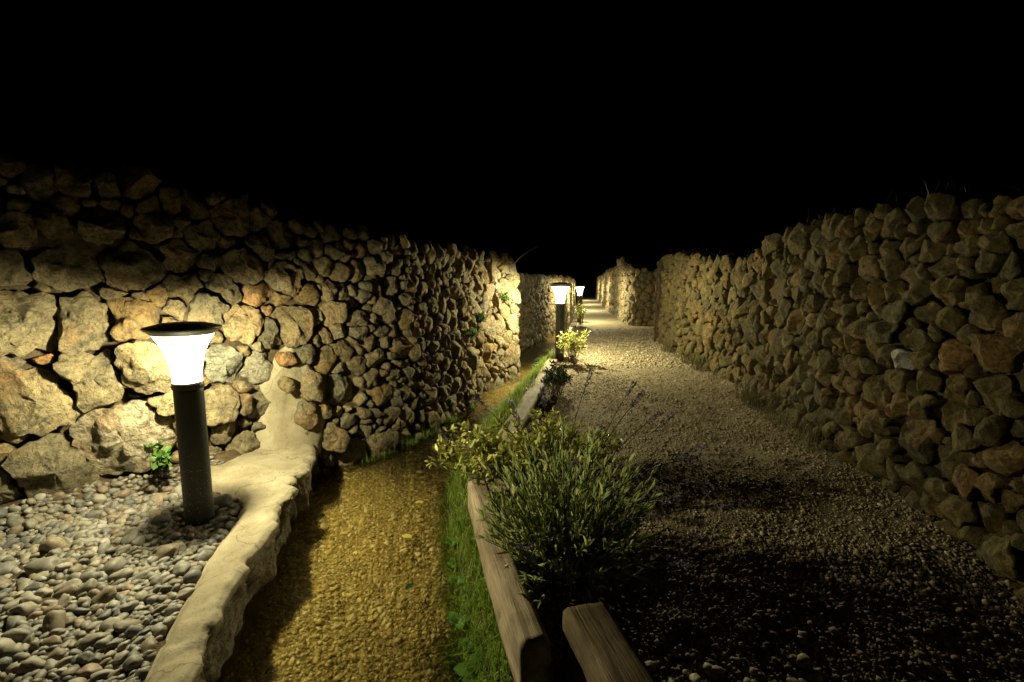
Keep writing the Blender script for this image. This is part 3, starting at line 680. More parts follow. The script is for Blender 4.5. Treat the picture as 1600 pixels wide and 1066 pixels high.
# ------------------------------------------------------------------ pebble bed
def bed_left(y):                # foot of the wall
    return np.interp(y, SL.C[:104, 1], SL.C[:104, 0])
ysb = np.linspace(-0.2, 2.75, 60)
inx = lut(sorted([(float(p[1]), float(p[0])) for p in INN[:150]]))
def peb_z(x, y):
    d = np.clip((x - bed_left(y)), 0, 1)
    return -0.135 + 0.10 * np.exp(-(d / 0.13) ** 2) + 0.012 * n2(x, y, 5, 3, 60) + 0.05 * np.exp(-(((x + 1.75) / .16) ** 2 + ((y - 2.6) / .16) ** 2))
XX = np.stack([np.linspace(bed_left(y) - .12, float(inx(min(y, 2.2))) + (.03 if y < 2.2 else 0.0), 36) for y in ysb]); YY = np.repeat(ysb[:, None], 36, 1)
BV = np.stack([XX, YY, peb_z(XX, YY) + 0.02 * n2(XX, YY, 14, 3, 61)], -1)
pbed = solid('pebble_bed', BV.reshape(-1, 3), grid_faces(60, 36), M_SOIL)
tag(pbed, kind='structure')

PEB_T = np.array([(.34, .32, .28), (.27, .26, .24), (.42, .38, .31), (.50, .47, .41), (.36, .29, .21), (.20, .20, .20), (.40, .30, .22), (.58, .56, .52)])
PEB_T = PEB_T * (.46, .465, .46)
PEB_P = np.array([.24, .2, .16, .1, .1, .1, .06, .04])
def peb_shape(Vb, k):
    r_ = np.random.default_rng(100 + k); Vb = Vb.copy()
    Vb = np.sign(Vb) * np.abs(Vb) ** r_.uniform(0.72, 0.95)
    Vb *= 1 + 0.22 * vnoise(Vb * 1.2 + k * 7, k)[:, None] + 0.08 * vnoise(Vb * 2.6 + k * 3, k + 50)[:, None]
    sl = r_.uniform(-.25, .25, 2); Vb[:, 2] += Vb[:, 0] * sl[0] + Vb[:, 1] * sl[1]
    return Vb
BASES = [peb_shape(ICO3[0], k) for k in range(14)]; BASES2 = [peb_shape(ICO2[0], k) for k in range(14)]
for k in range(0):
    r_ = np.random.default_rng(100 + k); Vb = ICO3[0].copy()
    Vb = np.sign(Vb) * np.abs(Vb) ** r_.uniform(0.82, 1.0)
    Vb *= 1 + 0.22 * vnoise(Vb * 1.2 + k * 7, k)[:, None] + 0.08 * vnoise(Vb * 2.6 + k * 3, k + 50)[:, None]
    sl = r_.uniform(-.25, .25, 2); Vb[:, 2] += Vb[:, 0] * sl[0] + Vb[:, 1] * sl[1]
    BASES.append(Vb)
r_ = np.random.default_rng(77)
acc = np.zeros((0, 3)); tries = 0
while tries < 42000:
    tries += 1
    y = r_.uniform(0.3, 2.72); x = r_.uniform(float(bed_left(y)) + .03, -0.85)
    if y < 2.2:
        if x > float(inx(y)) - 0.012: continue
    else:
        if x > -1.43 or y > 2.30 + 0.5 * (-1.55 - x if x < -1.55 else 0): continue
        if (x + 1.5) ** 2 + (y - 2.12) ** 2 > 0.23 ** 2 and x > -1.62: continue
    if (x + 1.51) ** 2 + (y - 2.08) ** 2 < 0.085 ** 2: continue
    rr = float(np.clip(r_.lognormal(math.log(0.0175), 0.36), 0.009, 0.042))
    if len(acc) and (np.hypot(acc[:, 0] - x, acc[:, 1] - y) < (acc[:, 2] + rr) * 0.64).any(): continue
    acc = np.vstack([acc, (x, y, rr)])
under = []                      # a lower layer shows in the gaps
for k in range(3400):
    y = r_.uniform(0.3, 2.6); x = r_.uniform(float(bed_left(y)) + .05, float(inx(min(y, 2.2))) - .01)
    if y > 2.3 and x > -1.6: continue
    under.append((x, y, r_.uniform(0.010, 0.019)))
d = np.hypot(acc[:, 0], acc[:, 1]); fr = acc[:, 0] / np.maximum(acc[:, 1], .1) > -1.2
rank = np.argsort(-(acc[:, 2] / d) * np.where(fr, 1, 0.1) * np.where(acc[:, 1] > 1.0, 1, .1))
peb_me = {}
PV, PF, PT, n0 = [], [], [], 0
for q, i in enumerate(rank):
    x, y, rr = acc[i]; zz = float(peb_z(np.array(x), np.array(y))) + rr * r_.uniform(0.25, 0.75)
    sc_ = np.array([rr * r_.uniform(1.0, 1.4), rr * r_.uniform(.78, 1.0), rr * r_.uniform(.55, .9)])
    tn = PEB_T[r_.choice(8, p=PEB_P)] * r_.uniform(.85, 1.12)
    k = int(r_.integers(14)); eul = (r_.normal(0, .4), r_.normal(0, .4), r_.uniform(0, 6.28))
    if q < 300:
        if k not in peb_me: peb_me[k] = raw_mesh('pebble', BASES[k], ICO3[1], True, np.ones((len(BASES[k]), 3)), (M_PEBBLE,))
        o = link('pebble', peb_me[k], (x, y, zz), pbed, eul, sc_); o.color = (*tn, 1)
    else:
        R = np.array(Matrix.Rotation(eul[2], 3, 'Z') @ Matrix.Rotation(eul[1], 3, 'Y') @ Matrix.Rotation(eul[0], 3, 'X'))
        lowv = BASES2[k]
        Vp = (lowv * sc_) @ R.T + (x, y, zz)
        PV.append(Vp); PF.append(ICO2[1] + n0); n0 += len(Vp); PT.append(np.tile(tn, (len(Vp), 1)))
for x, y, rr in under:
    Vp = ICO2[0] * (rr * 1.2, rr, rr * .7) * (1 + r_.uniform(-.1, .1, (len(ICO2[0]), 1))) + (x, y, float(peb_z(np.array(x), np.array(y))) + 0.001)
    PV.append(Vp); PF.append(ICO2[1] + n0); n0 += len(Vp); PT.append(np.tile(PEB_T[r_.choice(8, p=PEB_P)] * .8, (len(Vp), 1)))
tag(solid('small_pebbles', np.vstack(PV), np.vstack(PF), M_PEBBLE, pbed, tint=np.vstack(PT)), kind='stuff')

# ------------------------------------------------------------------ loose gravel on the path and in the stream
GT = np.array([(.36, .30, .19), (.31, .26, .165), (.40, .34, .22), (.26, .21, .135), (.46, .40, .28)])
def gravel(name, parent, n, fx, zf, rmin, rmean, tints, mat, ypick, squash=(.5, .9), thin=False):
    y = ypick(n); a, b = fx(y); x = a + (b - a) * rng.uniform(0, 1, n)
    if thin:
        keep = (fbm(np.stack([x * 1.7, y * 1.1, 0 * x], 1), 3, 71) + rng.uniform(-.5, .5, n)) > -0.75
        x, y = x[keep], y[keep]; n = len(x)
    r = np.clip(rng.lognormal(math.log(rmean), 0.42, n), rmin, rmean * 3.4)
    S = np.stack([r * rng.uniform(1, 1.4, n), r * rng.uniform(.7, 1, n), r * rng.uniform(*squash, n)], 1)
    P = np.stack([x, y, zf(x, y) + r * rng.uniform(0.0, .5, n)], 1)
    V, F, k = scatter_rocks(P, S, ICO1, 0.28)
    T = np.repeat(tints[rng.choice(len(tints), n)] * rng.uniform(.75, 1.15, (n, 1)), k, 0)
    o = solid(name, V, F, mat, parent, smooth=False, tint=T)
    return tag(o, kind='stuff')
gravel('loose_gravel', path, 56000, lambda y: (X_EDGE(y) + .02, X_RIGHT(y) + .05), path_z, .0018, .0037, GT, M_GRAVEL, lambda n: 0.9 + 5.6 * rng.beta(1.05, 1.8, n), thin=True)
gravel('loose_gravel', path, 14000, lambda y: (X_EDGE(y) + .03, X_RIGHT(y) + .02), path_z, .0025, .0048, GT, M_GRAVEL, lambda n: 0.72 + 1.1 * rng.beta(1.0, 1.3, n))
gravel('loose_gravel', path, 9000, lambda y: (X_EDGE(y) + .02, X_RIGHT(y) + .05), path_z, .004, .0075, GT, M_GRAVEL, lambda n: 5.5 + 5.0 * rng.beta(1.0, 1.6, n))
WT = np.array([(.46, .38, .15), (.34, .28, .11), (.58, .50, .23), (.20, .16, .07), (.78, .70, .45), (.40, .30, .13), (.58, .48, .19)])
gravel('stream_gravel', bed, 30000, lambda y: (X_LEFT(y) - .02, X_WATER(y) + .03), bed_z, .0028, .0062, WT, M_WETSTONE, lambda n: 1.0 + 5.5 * rng.beta(1.0, 2.2, n), (.25, .5))
# bigger stones lying on the path and in the water
for k in range(70):
    x = rng.uniform(.42, .95); y = rng.uniform(.78, 1.28)
    if x < float(X_EDGE(y)) + .12: continue
    rr = rng.uniform(.010, .019)
    if k % 14 not in peb_me: peb_me[k % 14] = raw_mesh('pebble', BASES[k % 14], ICO3[1], True, np.ones((len(BASES[0]), 3)), (M_PEBBLE,))
    o = link('stone', peb_me[k % 14], (x, y, float(path_z(np.array(x), np.array(y))) + rr * .4), path, (rng.normal(0, .4), rng.normal(0, .4), rng.uniform(0, 6)), (rr * 1.3, rr, rr * .7)); o.color = (*(GT[k % 5] * 1.1), 1)
for k in range(60):
    y = rng.uniform(1.3, 3.3); x = rng.uniform(float(X_LEFT(y)) + .1, float(X_WATER(y)))
    rr = rng.uniform(.010, .019)
    if (k + 3) % 14 not in peb_me: continue
    o = link('stone', peb_me[(k + 3) % 14], (x, y, float(bed_z(np.array(x), np.array(y))) + rr * .35), bed, (rng.normal(0, .3), rng.normal(0, .3), rng.uniform(0, 6)), (rr * 1.3, rr, rr * .4)); o.color = (*WT[k % 7], 1)

# ------------------------------------------------------------------ timber edging
def beam(a, b, width, height, z_top, mat, label, seed, twist=0.0, chamfer=0.012, tilt=0.0, hole=None):
    a = np.array(a, float); b = np.array(b, float)
    d = b - a; Lg = np.hypot(*d); ang = math.atan2(d[1], d[0])
    nl = max(24, int(Lg / 0.02)); xs = np.linspace(-Lg / 2, Lg / 2, nl)
    w, h, c = width / 2, height / 2, chamfer
    prof = []
    corners = [(-w, -h), (w, -h), (w, h), (-w, h)]
    for k in range(4):
        p0 = np.array(corners[k]); p1 = np.array(corners[(k + 1) % 4]); e = (p1 - p0) / np.linalg.norm(p1 - p0); ln = np.linalg.norm(p1 - p0)
        for t in np.linspace(c, ln - c, 7): prof.append(p0 + e * t)
    prof = np.array(prof); m = len(prof)
    V = np.zeros((nl, m, 3)); V[..., 0] = xs[:, None]; V[..., 1:] = prof[None]
    q = np.stack([V[..., 0] * 2.2, V[..., 1] * 14, V[..., 2] * 14], -1) + seed * 5
    g = fbm(q, 3, seed) * 0.006 + fbm(np.stack([V[..., 0] * 6, V[..., 1] * 60, V[..., 2] * 60], -1), 2, seed + 4) * 0.0022
    nrm = prof / np.linalg.norm(prof, axis=1)[:, None]
    V[..., 1:] += nrm[None] * g[..., None]
    V[..., 2] += 0.012 * np.sin(xs / Lg * 3 + seed)[:, None]; V[..., 1] += 0.010 * np.sin(xs / Lg * 4 + seed * 2)[:, None]
    V[0, :, 0] += 0.006 * vnoise(q[0] * .7, 3); V[-1, :, 0] += 0.006 * vnoise(q[-1] * .7, 3)
    if hole:
        hx, hz, hr = hole
        ds = np.hypot(V[..., 0] - hx, V[..., 2] - hz); side = V[..., 1] > 0
        V[..., 1] -= np.where(side, 0.02 * np.exp(-(ds / hr) ** 2), 0)
    F = [tuple(f) for f in grid_faces(nl, m, True)[:, ::-1]]
    Vl = V.reshape(-1, 3).tolist()
    for e, s in ((0, 1), (nl - 1, -1)):
        ci = len(Vl); cc = V[e].mean(0); Vl.append(cc.tolist())
        for j in range(m):
            f = (ci, e * m + j, e * m + (j + 1) % m); F.append(f if s > 0 else f[::-1])
    me = raw_mesh('timber_edging', np.array(Vl), F, True, None, (mat,))
    mid = (a + b) / 2
    o = link('timber_edging', me, (mid[0], mid[1], z_top - h), None, (tilt, twist, ang))
    sm = me.polygons
    return tag(o, label, 'timber', 'timbers edging the path')
beam((0.065, 1.12), (-0.185, 2.16), 0.085, 0.17, 0.05, M_WOOD, 'pale weathered timber with a cut end beside the stream grass', 1, hole=(-.28, -.02, .008))
beam((0.52, -0.12), (0.205, 1.215), 0.125, 0.24, 0.085, M_WOOD2, 'dark cracked timber nearest the camera at the bottom of the picture', 2)
beam((-0.05, 2.75), (0.55, 5.95), 0.13, 0.17, 0.045, M_WOOD, 'long flat plank edging the path by the second lamp, bright at its far end', 3)

# ------------------------------------------------------------------ bollard lamps
def bollard():
    root = thing('bollard_lamp', (0, 0, 0), 'x', 'lamp', 'bollard lamps beside the path')
    r = 0.060
    V, F = lathe([(0, -.22), (r, -.22), (r, 0.0), (r, .2), (r, .45), (r, .60), (r, 0.644), (r - .004, .648), (0, .648)], 56)
    solid('pole', V, F, M_POLE, root, centre=False)
    V, F = lathe([(r + .003, .622), (r + .004, .624), (r + .004, .651), (r + .001, .654), (r - .01, .654)], 56)
    solid('collar', V, F, M_COLLAR, root, centre=False)
    for a in (-2.3, -.2, 1.9):
        V, F = lathe([(0, .0), (.0055, .0), (.0055, .0022), (.004, .003), (0, .003)], 12)
        W_ = np.stack([(r + .0035 + V[:, 2]) * math.cos(a) - V[:, 0] * math.sin(a), (r + .0035 + V[:, 2]) * math.sin(a) + V[:, 0] * math.cos(a), .637 + V[:, 1]], 1)
        solid('screw', W_, F, M_COLLAR, root, centre=False)
    pr = []
    for t in np.linspace(0, 1, 18):
        pr.append((r * 0.96 + 0.010 * t + 0.052 * t ** 2.6, 0.652 + 0.222 * t))
    V, F = lathe(pr, 64)
    dfz = solid('diffuser', V, F, M_GLOW, root, centre=False)
    ld = bpy.data.lights.new('lamp_light', 'POINT'); ld.energy = NEAR_LAMP_WATTS; ld.color = LAMP_COLOR[:3]; ld.shadow_soft_size = 0.028
    link('lamp_light', ld, (0, 0, .846), root)
    R = 0.153
    V, F = lathe([(0.118, .8735), (R - .012, .893), (R - .002, .900), (R, .905), (R - .004, .910), (R - .03, .917), (.09, .926), (.04, .930), (0, .931)], 64)
    hat = solid('hat', V, F, M_HAT, root, centre=False)
    return root
def dup(o, loc):
    c = o.copy(); COL.objects.link(c); c.location = loc
    for ch in o.children:
        k = ch.copy(); COL.objects.link(k); k.parent = c
        for g in ch.children:
            e = g.copy(); COL.objects.link(e); e.parent = k
    return c
lamp = bollard()
lamp.location = (-1.51, 2.08, -.10)
lamp['label'] = 'large near bollard lamp glowing white in the pebble bed on the left'
far_light = None
for loc, lab in (((.645, 6.1, .10), 'second bollard lamp, glowing beside the leafy shrub in the middle'),
                 ((1.82, 12.3, .06), 'third bollard lamp, glowing just right of the second one'),
                 ((2.70, 17.9, .06), 'small distant bollard lamp right behind the third one'),
                 ((3.55, 23.5, .06), 'tiny bollard lamp, fifth along the far path'),
                 ((4.42, 29.3, .06), 'tiny bollard lamp, sixth and farthest along the path')):
    lp = dup(lamp, loc); lp['label'] = lab
    for ch in lp.children:
        if ch.type == 'LIGHT':
            if far_light is None: far_light = ch.data.copy(); far_light.energy = FAR_LAMP_WATTS
            ch.data = far_light

# ------------------------------------------------------------------ plants
def blades(P, D, Lh, W, bend, seg=3):
    """grass-like blades: base P (n,3), unit lean direction D (n,2), length, width, bend"""
    n = len(P); t = np.linspace(0, 1, seg + 1)
    V = np.zeros((n, seg + 1, 2, 3))
    lean = bend[:, None] * t[None] ** 1.7
    hx = Lh[:, None] * t[None]
    side = np.stack([-D[:, 1], D[:, 0]], 1)
    for k in (0, 1):
        w = (W[:, None] * (1 - t[None] ** 2.2) + 0.0004) * (k - .5)
        V[:, :, k, 0] = P[:, None, 0] + D[:, None, 0] * hx * np.sin(lean) + side[:, None, 0] * w
        V[:, :, k, 1] = P[:, None, 1] + D[:, None, 1] * hx * np.sin(lean) + side[:, None, 1] * w
        V[:, :, k, 2] = P[:, None, 2] + hx * np.cos(lean)
    a = np.arange(seg) * 2
    q = np.stack([a, a + 1, a + 3, a + 2], 1)
    F = (q[None] + (np.arange(n) * (seg + 1) * 2)[:, None, None]).reshape(-1, 4)
    return V.reshape(-1, 3), F, (seg + 1) * 2

def grass(name, P, lmin, lmax, wmin, wmax, mat, label=None, bmax=1.2, tl=(.6, 1.25)):
    n = len(P); a = rng.uniform(0, 6.28, n)
    V, F, k = blades(P, np.stack([np.cos(a), np.sin(a)], 1), rng.uniform(lmin, lmax, n), rng.uniform(wmin, wmax, n), rng.uniform(.1, bmax, n))
    T = np.repeat(rng.uniform(*tl, (n, 1)) * np.array([[1, 1, 1]]) * (1 + rng.uniform(-.12, .12, (n, 3))), k, 0)
    o = solid(name, V, F, mat, tint=T)
    tag(o, label, kind='stuff'); return o

def bank_pts(n, y0, y1, s0, s1, clump=0.06):
    m = n // 40; cy = y0 + (y1 - y0) * rng.uniform(0, 1, m); cs = rng.uniform(s0, s1, m)
    i = rng.integers(0, m, n); y = cy[i] + rng.normal(0, clump, n); s = np.clip(cs[i] + rng.normal(0, .12, n), s0, s1)
    xa = X_WATER(y) - .04; xb = X_EDGE(y) + .03
    x = xa + (xb - xa) * s
    return np.stack([x, y, bank_z(x, y, s) - .005], 1)
grass('bank_grass', bank_pts(6800, .7, 2.95, .0, .97, .05), .02, .13, .0022, .0060, M_GRASS, 'short green grass along the stream bank by the pale timber')
grass('bank_grass', bank_pts(3600, 2.9, 6.4, .0, .8, .08), .03, .17, .003, .006, M_GRASS, 'lit green grass on the bank towards the second lamp')
def foot_pts(n, u0, u1, surf, h0, h1, z):
    m = max(3, n // 45); cu = rng.uniform(u0, u1, m); i = rng.integers(0, m, n)
    return surf.at(cu[i] + rng.normal(0, .05, n), np.full(n, z), rng.uniform(h0, h1, n) + .02)
grass('wall_foot_grass', foot_pts(1100, 2.6, 7.5, SR, .04, .16, -.015), .07, .26, .0015, .003, M_DRY, 'dark tufts of grass along the foot of the right wall', 0.9, (.3, .9))
grass('wall_foot_grass', foot_pts(420, 3.7, 5.6, SL, .02, .10, -.36), .04, .12, .0015, .003, M_GRASS, 'small green tufts at the foot of the left wall by the water', 1.2, (.5, 1.))
def top_pts(n, surf, top, u0, u1):
    m = n // 30; cu = rng.uniform(u0, u1, m); u = cu[rng.integers(0, m, n)] + rng.normal(0, .06, n)
    return surf.at(u, top(u) - .07, rng.uniform(-.35, -.02, n))
grass('wall_top_grass', top_pts(900, SR, RIGHT_TOP, 1.7, 8.2), .06, .2, .001, .0025, M_DRY, 'dry grass on top of the right wall', 1.0, (.4, 1.))
grass('wall_top_grass', top_pts(700, SL, LEFT_TOP, 1.8, 7.2), .04, .14, .001, .0025, M_DRY, 'dry grass on top of the left wall', 1.0, (.4, 1.))

LEAF = np.array([(0, 0, 0), (.3, .2, .05), (.65, .2, .05), (1, 0, -.03), (.65, -.2, .05), (.3, -.2, .05), (.3, 0, -.01), (.65, 0, -.01)])
LEAF_F = np.array([(0, 6, 1, 1), (6, 7, 2, 1), (7, 3, 2, 2), (0, 5, 6, 6), (5, 4, 7, 6), (4, 3, 7, 7)])
LEAF_T = [(0, 6, 1), (1, 6, 7), (1, 7, 2), (7, 3, 2), (0, 5, 6), (5, 4, 7), (5, 7, 6), (4, 3, 7)]
def leaf_cloud(P, D, L, widen=1.0):
    """leaves at P pointing along D (n,3), length L; returns triangles"""
    n = len(P); D = D / (np.linalg.norm(D, axis=1)[:, None] + 1e-9)
    up = rng.normal(0, .5, (n, 3)) + (0, 0, 1); S = np.cross(up, D); S /= np.linalg.norm(S, axis=1)[:, None] + 1e-9; U = np.cross(D, S)
    B = LEAF * (1, widen, 1)
    V = P[:, None] + (B[None, :, 0:1] * D[:, None] + B[None, :, 1:2] * S[:, None] + B[None, :, 2:3] * U[:, None] * 2) * L[:, None, None]
    F = (np.array(LEAF_T)[None] + (np.arange(n) * 8)[:, None, None]).reshape(-1, 3)
    return V.reshape(-1, 3), F

def tube(path, r0, r1, sides=5):
    path = np.array(path); n = len(path); out = np.zeros((n, sides, 3)); th = np.linspace(0, 6.283, sides, endpoint=False)
    tg = np.gradient(path, axis=0); tg /= np.linalg.norm(tg, axis=1)[:, None] + 1e-9
    for i in range(n):
        a = np.cross(tg[i], (0.3, 0.2, 1.0) if abs(tg[i][2]) < .9 else (1, 0, 0)); a /= np.linalg.norm(a); b = np.cross(tg[i], a)
        r = r0 + (r1 - r0) * i / (n - 1)
        out[i] = path[i] + r * (np.cos(th)[:, None] * a + np.sin(th)[:, None] * b)
    return out.reshape(-1, 3), grid_faces(n, sides, True)

def shrub(name, base, spread, height, nstem, leaves_per, leaf_l, mat, label, cat, stem_mat=None, droop=0.3, tl=(.6, 1.2), flowers=0, widen=1.0):
    root = thing(name, base, label, cat)
    stems, LP, LD = [], [], []
    base = np.array(base, float)
    for k in range(nstem):
        a = rng.uniform(0, 6.28); rr = math.sqrt(rng.uniform(.02, 1))
        tip = base + (math.cos(a) * spread[0] * rr, math.sin(a) * spread[1] * rr, height * rng.uniform(.55, 1.05) * (1 - droop * rr ** 2))
        st = base + rng.normal(0, .03, 3) * (1, 1, 0); mid = (st + tip) / 2 + rng.normal(0, .035, 3) + (0, 0, .05)
        t = np.linspace(0, 1, 7)[:, None]; pth = (1 - t) ** 2 * st + 2 * t * (1 - t) * mid + t ** 2 * tip
        stems.append(tube(pth, .0035, .0012, 4))
        tt = rng.uniform(.35, 1.0, leaves_per) ** .7
        for q in tt:
            p = (1 - q) ** 2 * st + 2 * q * (1 - q) * mid + q ** 2 * tip
            dv = rng.normal(0, 1, 3) + (0, 0, .35); dv /= np.linalg.norm(dv)
            LP.append(p + dv * .006); LD.append(dv)
    V, F = join(stems); solid('stem', V, F, stem_mat or M_TWIG, root)
    LP, LD = np.array(LP), np.array(LD)
    V, F = leaf_cloud(LP, LD, leaf_l * rng.uniform(.6, 1.25, len(LP)), widen)
    T = np.repeat(rng.uniform(*tl, (len(LP), 1)) * (1 + rng.uniform(-.1, .1, (len(LP), 3))), 8, 0)
    tag(solid('leaves', V, F, mat, root, tint=T, smooth=False), kind='stuff')
    if flowers:
        i = rng.choice(len(LP), flowers); fv, fd = [], []
        for j in i:
            for k in range(5):
                a = k * 1.257; fv.append(LP[j] + (0, 0, .012)); fd.append((math.cos(a), math.sin(a), .4))
        V, F = leaf_cloud(np.array(fv), np.array(fd), np.full(len(fv), .014), 1.6)
        tag(solid('flowers', V, F, M_PETAL, root, tint=np.ones((len(V), 3))), kind='stuff')
    return root

def lavender(base, radius, height, nst, label, stalks, mat=M_LAV):
    root = thing('lavender_bush', base, label, 'lavender')
    base = np.array(base, float); P, D, Lh = [], [], []; stems = []
    for k in range(nst):
        a = rng.uniform(0, 6.28); rr = math.sqrt(rng.uniform(0, 1)); st = base + (math.cos(a) * radius * .35 * rr, math.sin(a) * radius * .35 * rr, 0)
        tip = base + (math.cos(a) * radius * rr, math.sin(a) * radius * rr, height * (rng.uniform(.3, 1.0) if k % 5 else rng.uniform(.9, 1.35)) * (1 - .3 * rr * rr))
        t = np.linspace(0, 1, 5)[:, None]; mid = (st + tip) / 2 + (-math.cos(a) * .02 * rr, -math.sin(a) * .02 * rr, .03)
        stems.append(tube((1 - t) ** 2 * st + 2 * t * (1 - t) * mid + t ** 2 * tip, .002, .001, 4))
        for q in rng.uniform(.25, 1, 22):
            p = (1 - q) ** 2 * st + 2 * q * (1 - q) * mid + q * q * tip
            ax = tip - st; ax /= np.linalg.norm(ax); dv = ax * rng.uniform(.8, 1.6) + rng.normal(0, .30, 3)
            P.append(p); D.append(dv); Lh.append(rng.uniform(.028, .058))
    V, F = join(stems); solid('stem', V, F, M_STALK, root)
    V, F = leaf_cloud(np.array(P), np.array(D), np.array(Lh), .32)
    T = np.repeat(rng.uniform(.65, 1.25, (len(P), 1)) * (1 + rng.uniform(-.08, .08, (len(P), 3))), 8, 0)
    tag(solid('leaves', V, F, mat, root, tint=T, smooth=False), kind='stuff')
    for st, tip, sag in stalks:
        st = np.array(st, float); tip = np.array(tip, float); t = np.linspace(0, 1, 10)[:, None]
        mid = (st + tip) / 2 + (0, 0, sag); pth = (1 - t) ** 2 * st + 2 * t * (1 - t) * mid + t * t * tip
        V, F = tube(pth, .0019, .0013, 5)
        so = solid('flower_stalk', V, F, M_STALK, root)
        ax = pth[-1] - pth[-3]; ax /= np.linalg.norm(ax); fp, fd = [], []
        for k in range(90):
            q = rng.uniform(0, 1) ** .9; dv = rng.normal(0, 1, 3); dv -= ax * (dv @ ax); dv /= np.linalg.norm(dv)
            fp.append(tip - ax * .012 + ax * q * .075 + dv * .003); fd.append(dv + ax * .8)
        V, F = leaf_cloud(np.array(fp), np.array(fd), rng.uniform(.006, .012, 90), 1.4)
        solid('flower_spike', V, F, M_LAVF, so, tint=np.repeat(rng.uniform(.6, 1.2, (90, 1)), 8, 0) * np.ones((1, 3)), smooth=False)
    return root

lavender((.20, 1.57, -.07), .32, .43, 330, 'grey-green lavender bush with purple spikes behind the two timbers',
    [((.25, 1.6, .25), (.42, 1.55, .58), .05), ((.28, 1.6, .25), (.50, 1.62, .50), .05), ((.3, 1.55, .2), (.58, 1.5, .40), .07), ((.3, 1.5, .2), (.62, 1.55, .30), .08),
     ((.3, 1.5, .15), (.47, 1.35, .33), .05), ((.3, 1.45, .15), (.40, 1.3, .30), .04), ((.2, 1.6, .3), (.29, 1.6, .44), .02), ((.15, 1.6, .3), (.12, 1.65, .56), .03),
     ((.1, 1.6, .3), (.02, 1.6, .52), .03), ((.1, 1.65, .3), (-.10, 1.7, .53), .04), ((.05, 1.6, .2), (-.22, 1.65, .42), .05), ((.2, 1.5, .3), (.2, 1.4, .42), .02),
     ((.3, 1.55, .1), (.55, 1.35, .22), .06), ((.3, 1.6, .2), (.60, 1.75, .46), .05), ((.25, 1.65, .2), (.48, 1.85, .55), .05), ((.3, 1.6, .15), (.70, 1.7, .36), .07), ((.32, 1.5, .1), (.66, 1.42, .27), .07), ((.2, 1.7, .3), (.30, 1.8, .60), .04), ((.28, 1.45, .1), (.46, 1.25, .20), .05), ((.15, 1.4, .12), (.06, 1.32, .20), .03)])
shrub('variegated_shrub', (.10, 2.25, -.02), (.54, .28), .38, 95, 24, .044, M_EUON, 'yellow-green variegated shrub arching over the pale timber beside the stream', 'shrub', droop=.45, tl=(.55, 1.15))
shrub('variegated_shrub', (.78, 5.72, .0), (.22, .20), .50, 32, 18, .046, M_EUON, 'leafy yellow-green shrub at the foot of the second lamp', 'shrub', tl=(.5, 1.1))
shrub('variegated_shrub', (1.72, 11.4, .0), (.2, .3), .6, 26, 16, .05, M_EUON, 'pale leafy shrub in front of the third lamp', 'shrub', tl=(.5, 1.1))
shrub('dark_bush', (.42, 4.15, -.01), (.15, .24), .32, 40, 22, .034, M_DARKLEAF, 'dark shadowed bush with small white flowers beside the long plank', 'bush', flowers=9)
for u, v, lab in ((6.1, .56, 'green weed growing from the left wall joints, nearest the wall end'), (5.7, .42, 'small green weed low on the left wall above the stream')):
    p = SL.at(u, v, .05); shrub('wall_weed', tuple(p), (.10, .10), .10, 22, 12, .026, M_WEED, lab, 'weed', M_STALK, droop=.8)
p = SL.at(6.9, .75, .05); shrub('wall_weed', tuple(p), (.12, .12), .14, 22, 12, .03, M_WEED, 'green weed at the corner of the left wall near the second lamp', 'weed', M_STALK, droop=.8)

def rosette(name, base, nleaf, length, mat, label, cat, tilt=.5, widen=1.5):
    root = thing(name, base, label, cat)
    for k in range(nleaf):
        a = k * 2.4 + rng.uniform(-.3, .3); L = length * rng.uniform(.7, 1.1)
        nx, ny = 9, 5; s = np.linspace(0, 1, nx)[:, None]; w = np.linspace(-1, 1, ny)[None]
        wid = L * .27 * widen * np.sin(np.clip(s, 0, 1) * math.pi) ** .7 * (.4 + .6 * s) + .002
        X = L * s * np.cos(tilt * (1 - s * .7)) + 0 * w; Z = L * (np.sin(tilt) * s - .35 * s ** 2.2) + .18 * np.abs(w) * wid + .004 * np.sin(s * 22) * np.abs(w); Yy = wid * w
        V = np.stack([base[0] + X * math.cos(a) - Yy * math.sin(a), base[1] + X * math.sin(a) + Yy * math.cos(a), base[2] + Z], -1)
        solid('leaf', V.reshape(-1, 3), grid_faces(nx, ny), mat, root, tint=np.full((nx * ny, 3), rng.uniform(.75, 1.15)))
    return root
rosette('broadleaf_weed', (-.105, 1.36, -.30), 8, .085, M_WEED, 'broad-leaved green weed at the water edge, bottom of the picture', 'weed', .8)
rosette('broadleaf_weed', (-.27, 2.02, -.33), 6, .055, M_WEED, 'small pointed seedling at the water edge below the pale timber', 'weed', .9, 1.0)
rosette('broadleaf_weed', (-.21, 1.62, -.31), 5, .05, M_WEED, 'little round-leaved weed in the bank grass beside the pale timber', 'weed', .8)
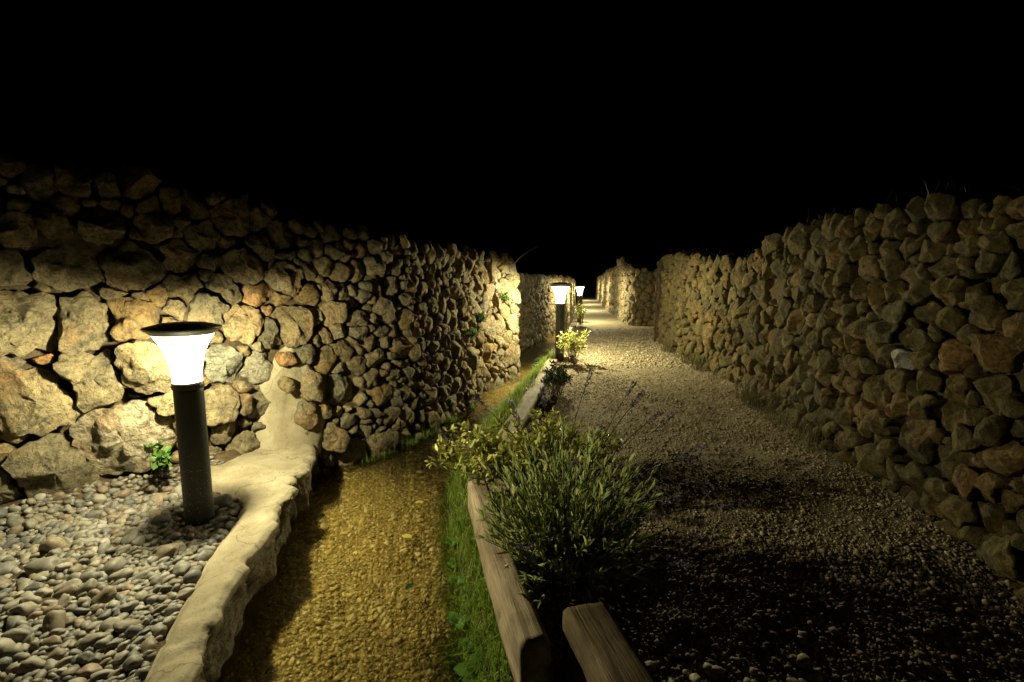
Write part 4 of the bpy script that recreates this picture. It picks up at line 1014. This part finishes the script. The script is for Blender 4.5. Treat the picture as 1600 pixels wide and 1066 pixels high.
shrub('broadleaf_weed', (-1.90, 2.36, -.02), (.07, .06), .17, 9, 5, .04, M_WEED, 'small bright green weed by the wall behind the near lamp', 'weed', M_STALK, widen=1.6)
for k, (x, y) in enumerate(((-.16, 1.5), (-.24, 1.85), (-.30, 2.15))):
    rosette('bank_weed', (x, y, -.30), 6, (.04, .045, .05, .05)[k], M_WEED, ('low leafy weed in the bank grass above the broad-leaved one', 'leafy weed between grass and water near the middle of the pale timber', 'leafy weed at the water edge just below the variegated shrub')[k], 'weed', .9, 1.3)

def fallen_leaf(p, rot, L, mat, label):
    s = np.linspace(0, 1, 9)[:, None]; w = np.linspace(-1, 1, 5)[None]; wid = L * .3 * np.sin(s * math.pi) ** .7 + .0012
    V = np.stack([L * (s - .5) + 0 * w, wid * w, .004 * np.abs(w) + .004 * np.sin(s * 3) + 0 * w], -1).reshape(-1, 3)
    o = link('fallen_leaf', raw_mesh('fallen_leaf', V, grid_faces(9, 5), True, np.ones((45, 3)), (mat,)), p, None, (0, 0, rot)); tag(o, label, 'leaf', 'leaves floating on the stream')
fallen_leaf((-.569, 2.64, WATER_Z + .005), .2, .055, M_YELLOW, 'thin yellow leaf floating upstream near the shrub')
fallen_leaf((-.557, 2.26, WATER_Z + .005), -.3, .062, M_YELLOW, 'broad yellow leaf floating in the middle of the stream')
fallen_leaf((-.45, 1.86, WATER_Z + .005), 1.0, .05, M_DARKLEAF, 'dark leaf floating in the stream nearest the camera')

pts = spline([(.55, 1.27, -.12), (.555, 1.26, .04), (.54, 1.25, .085), (.44, 1.22, .13), (.336, 1.2, .18)], 8)
o = solid('dry_stalk', *tube(pts, .0016, .001, 5), M_DRY, tint=np.ones((len(pts) * 5, 3))); tag(o, 'bent dry grass stalk over the dark path behind the dark timber', 'stalk')
pts = spline([(.02, 7.2, 1.3), (.1, 7.25, 1.4), (.26, 7.3, 1.52), (.42, 7.3, 1.60)], 8)
o = solid('bare_twig', *tube(pts, .006, .002, 5), M_TWIG); tag(o, 'thin bare twig sticking up from the end of the left wall', 'twig')
for ob in list(bpy.data.objects):
    if ob.parent is not None and 'category' in ob: del ob['category']
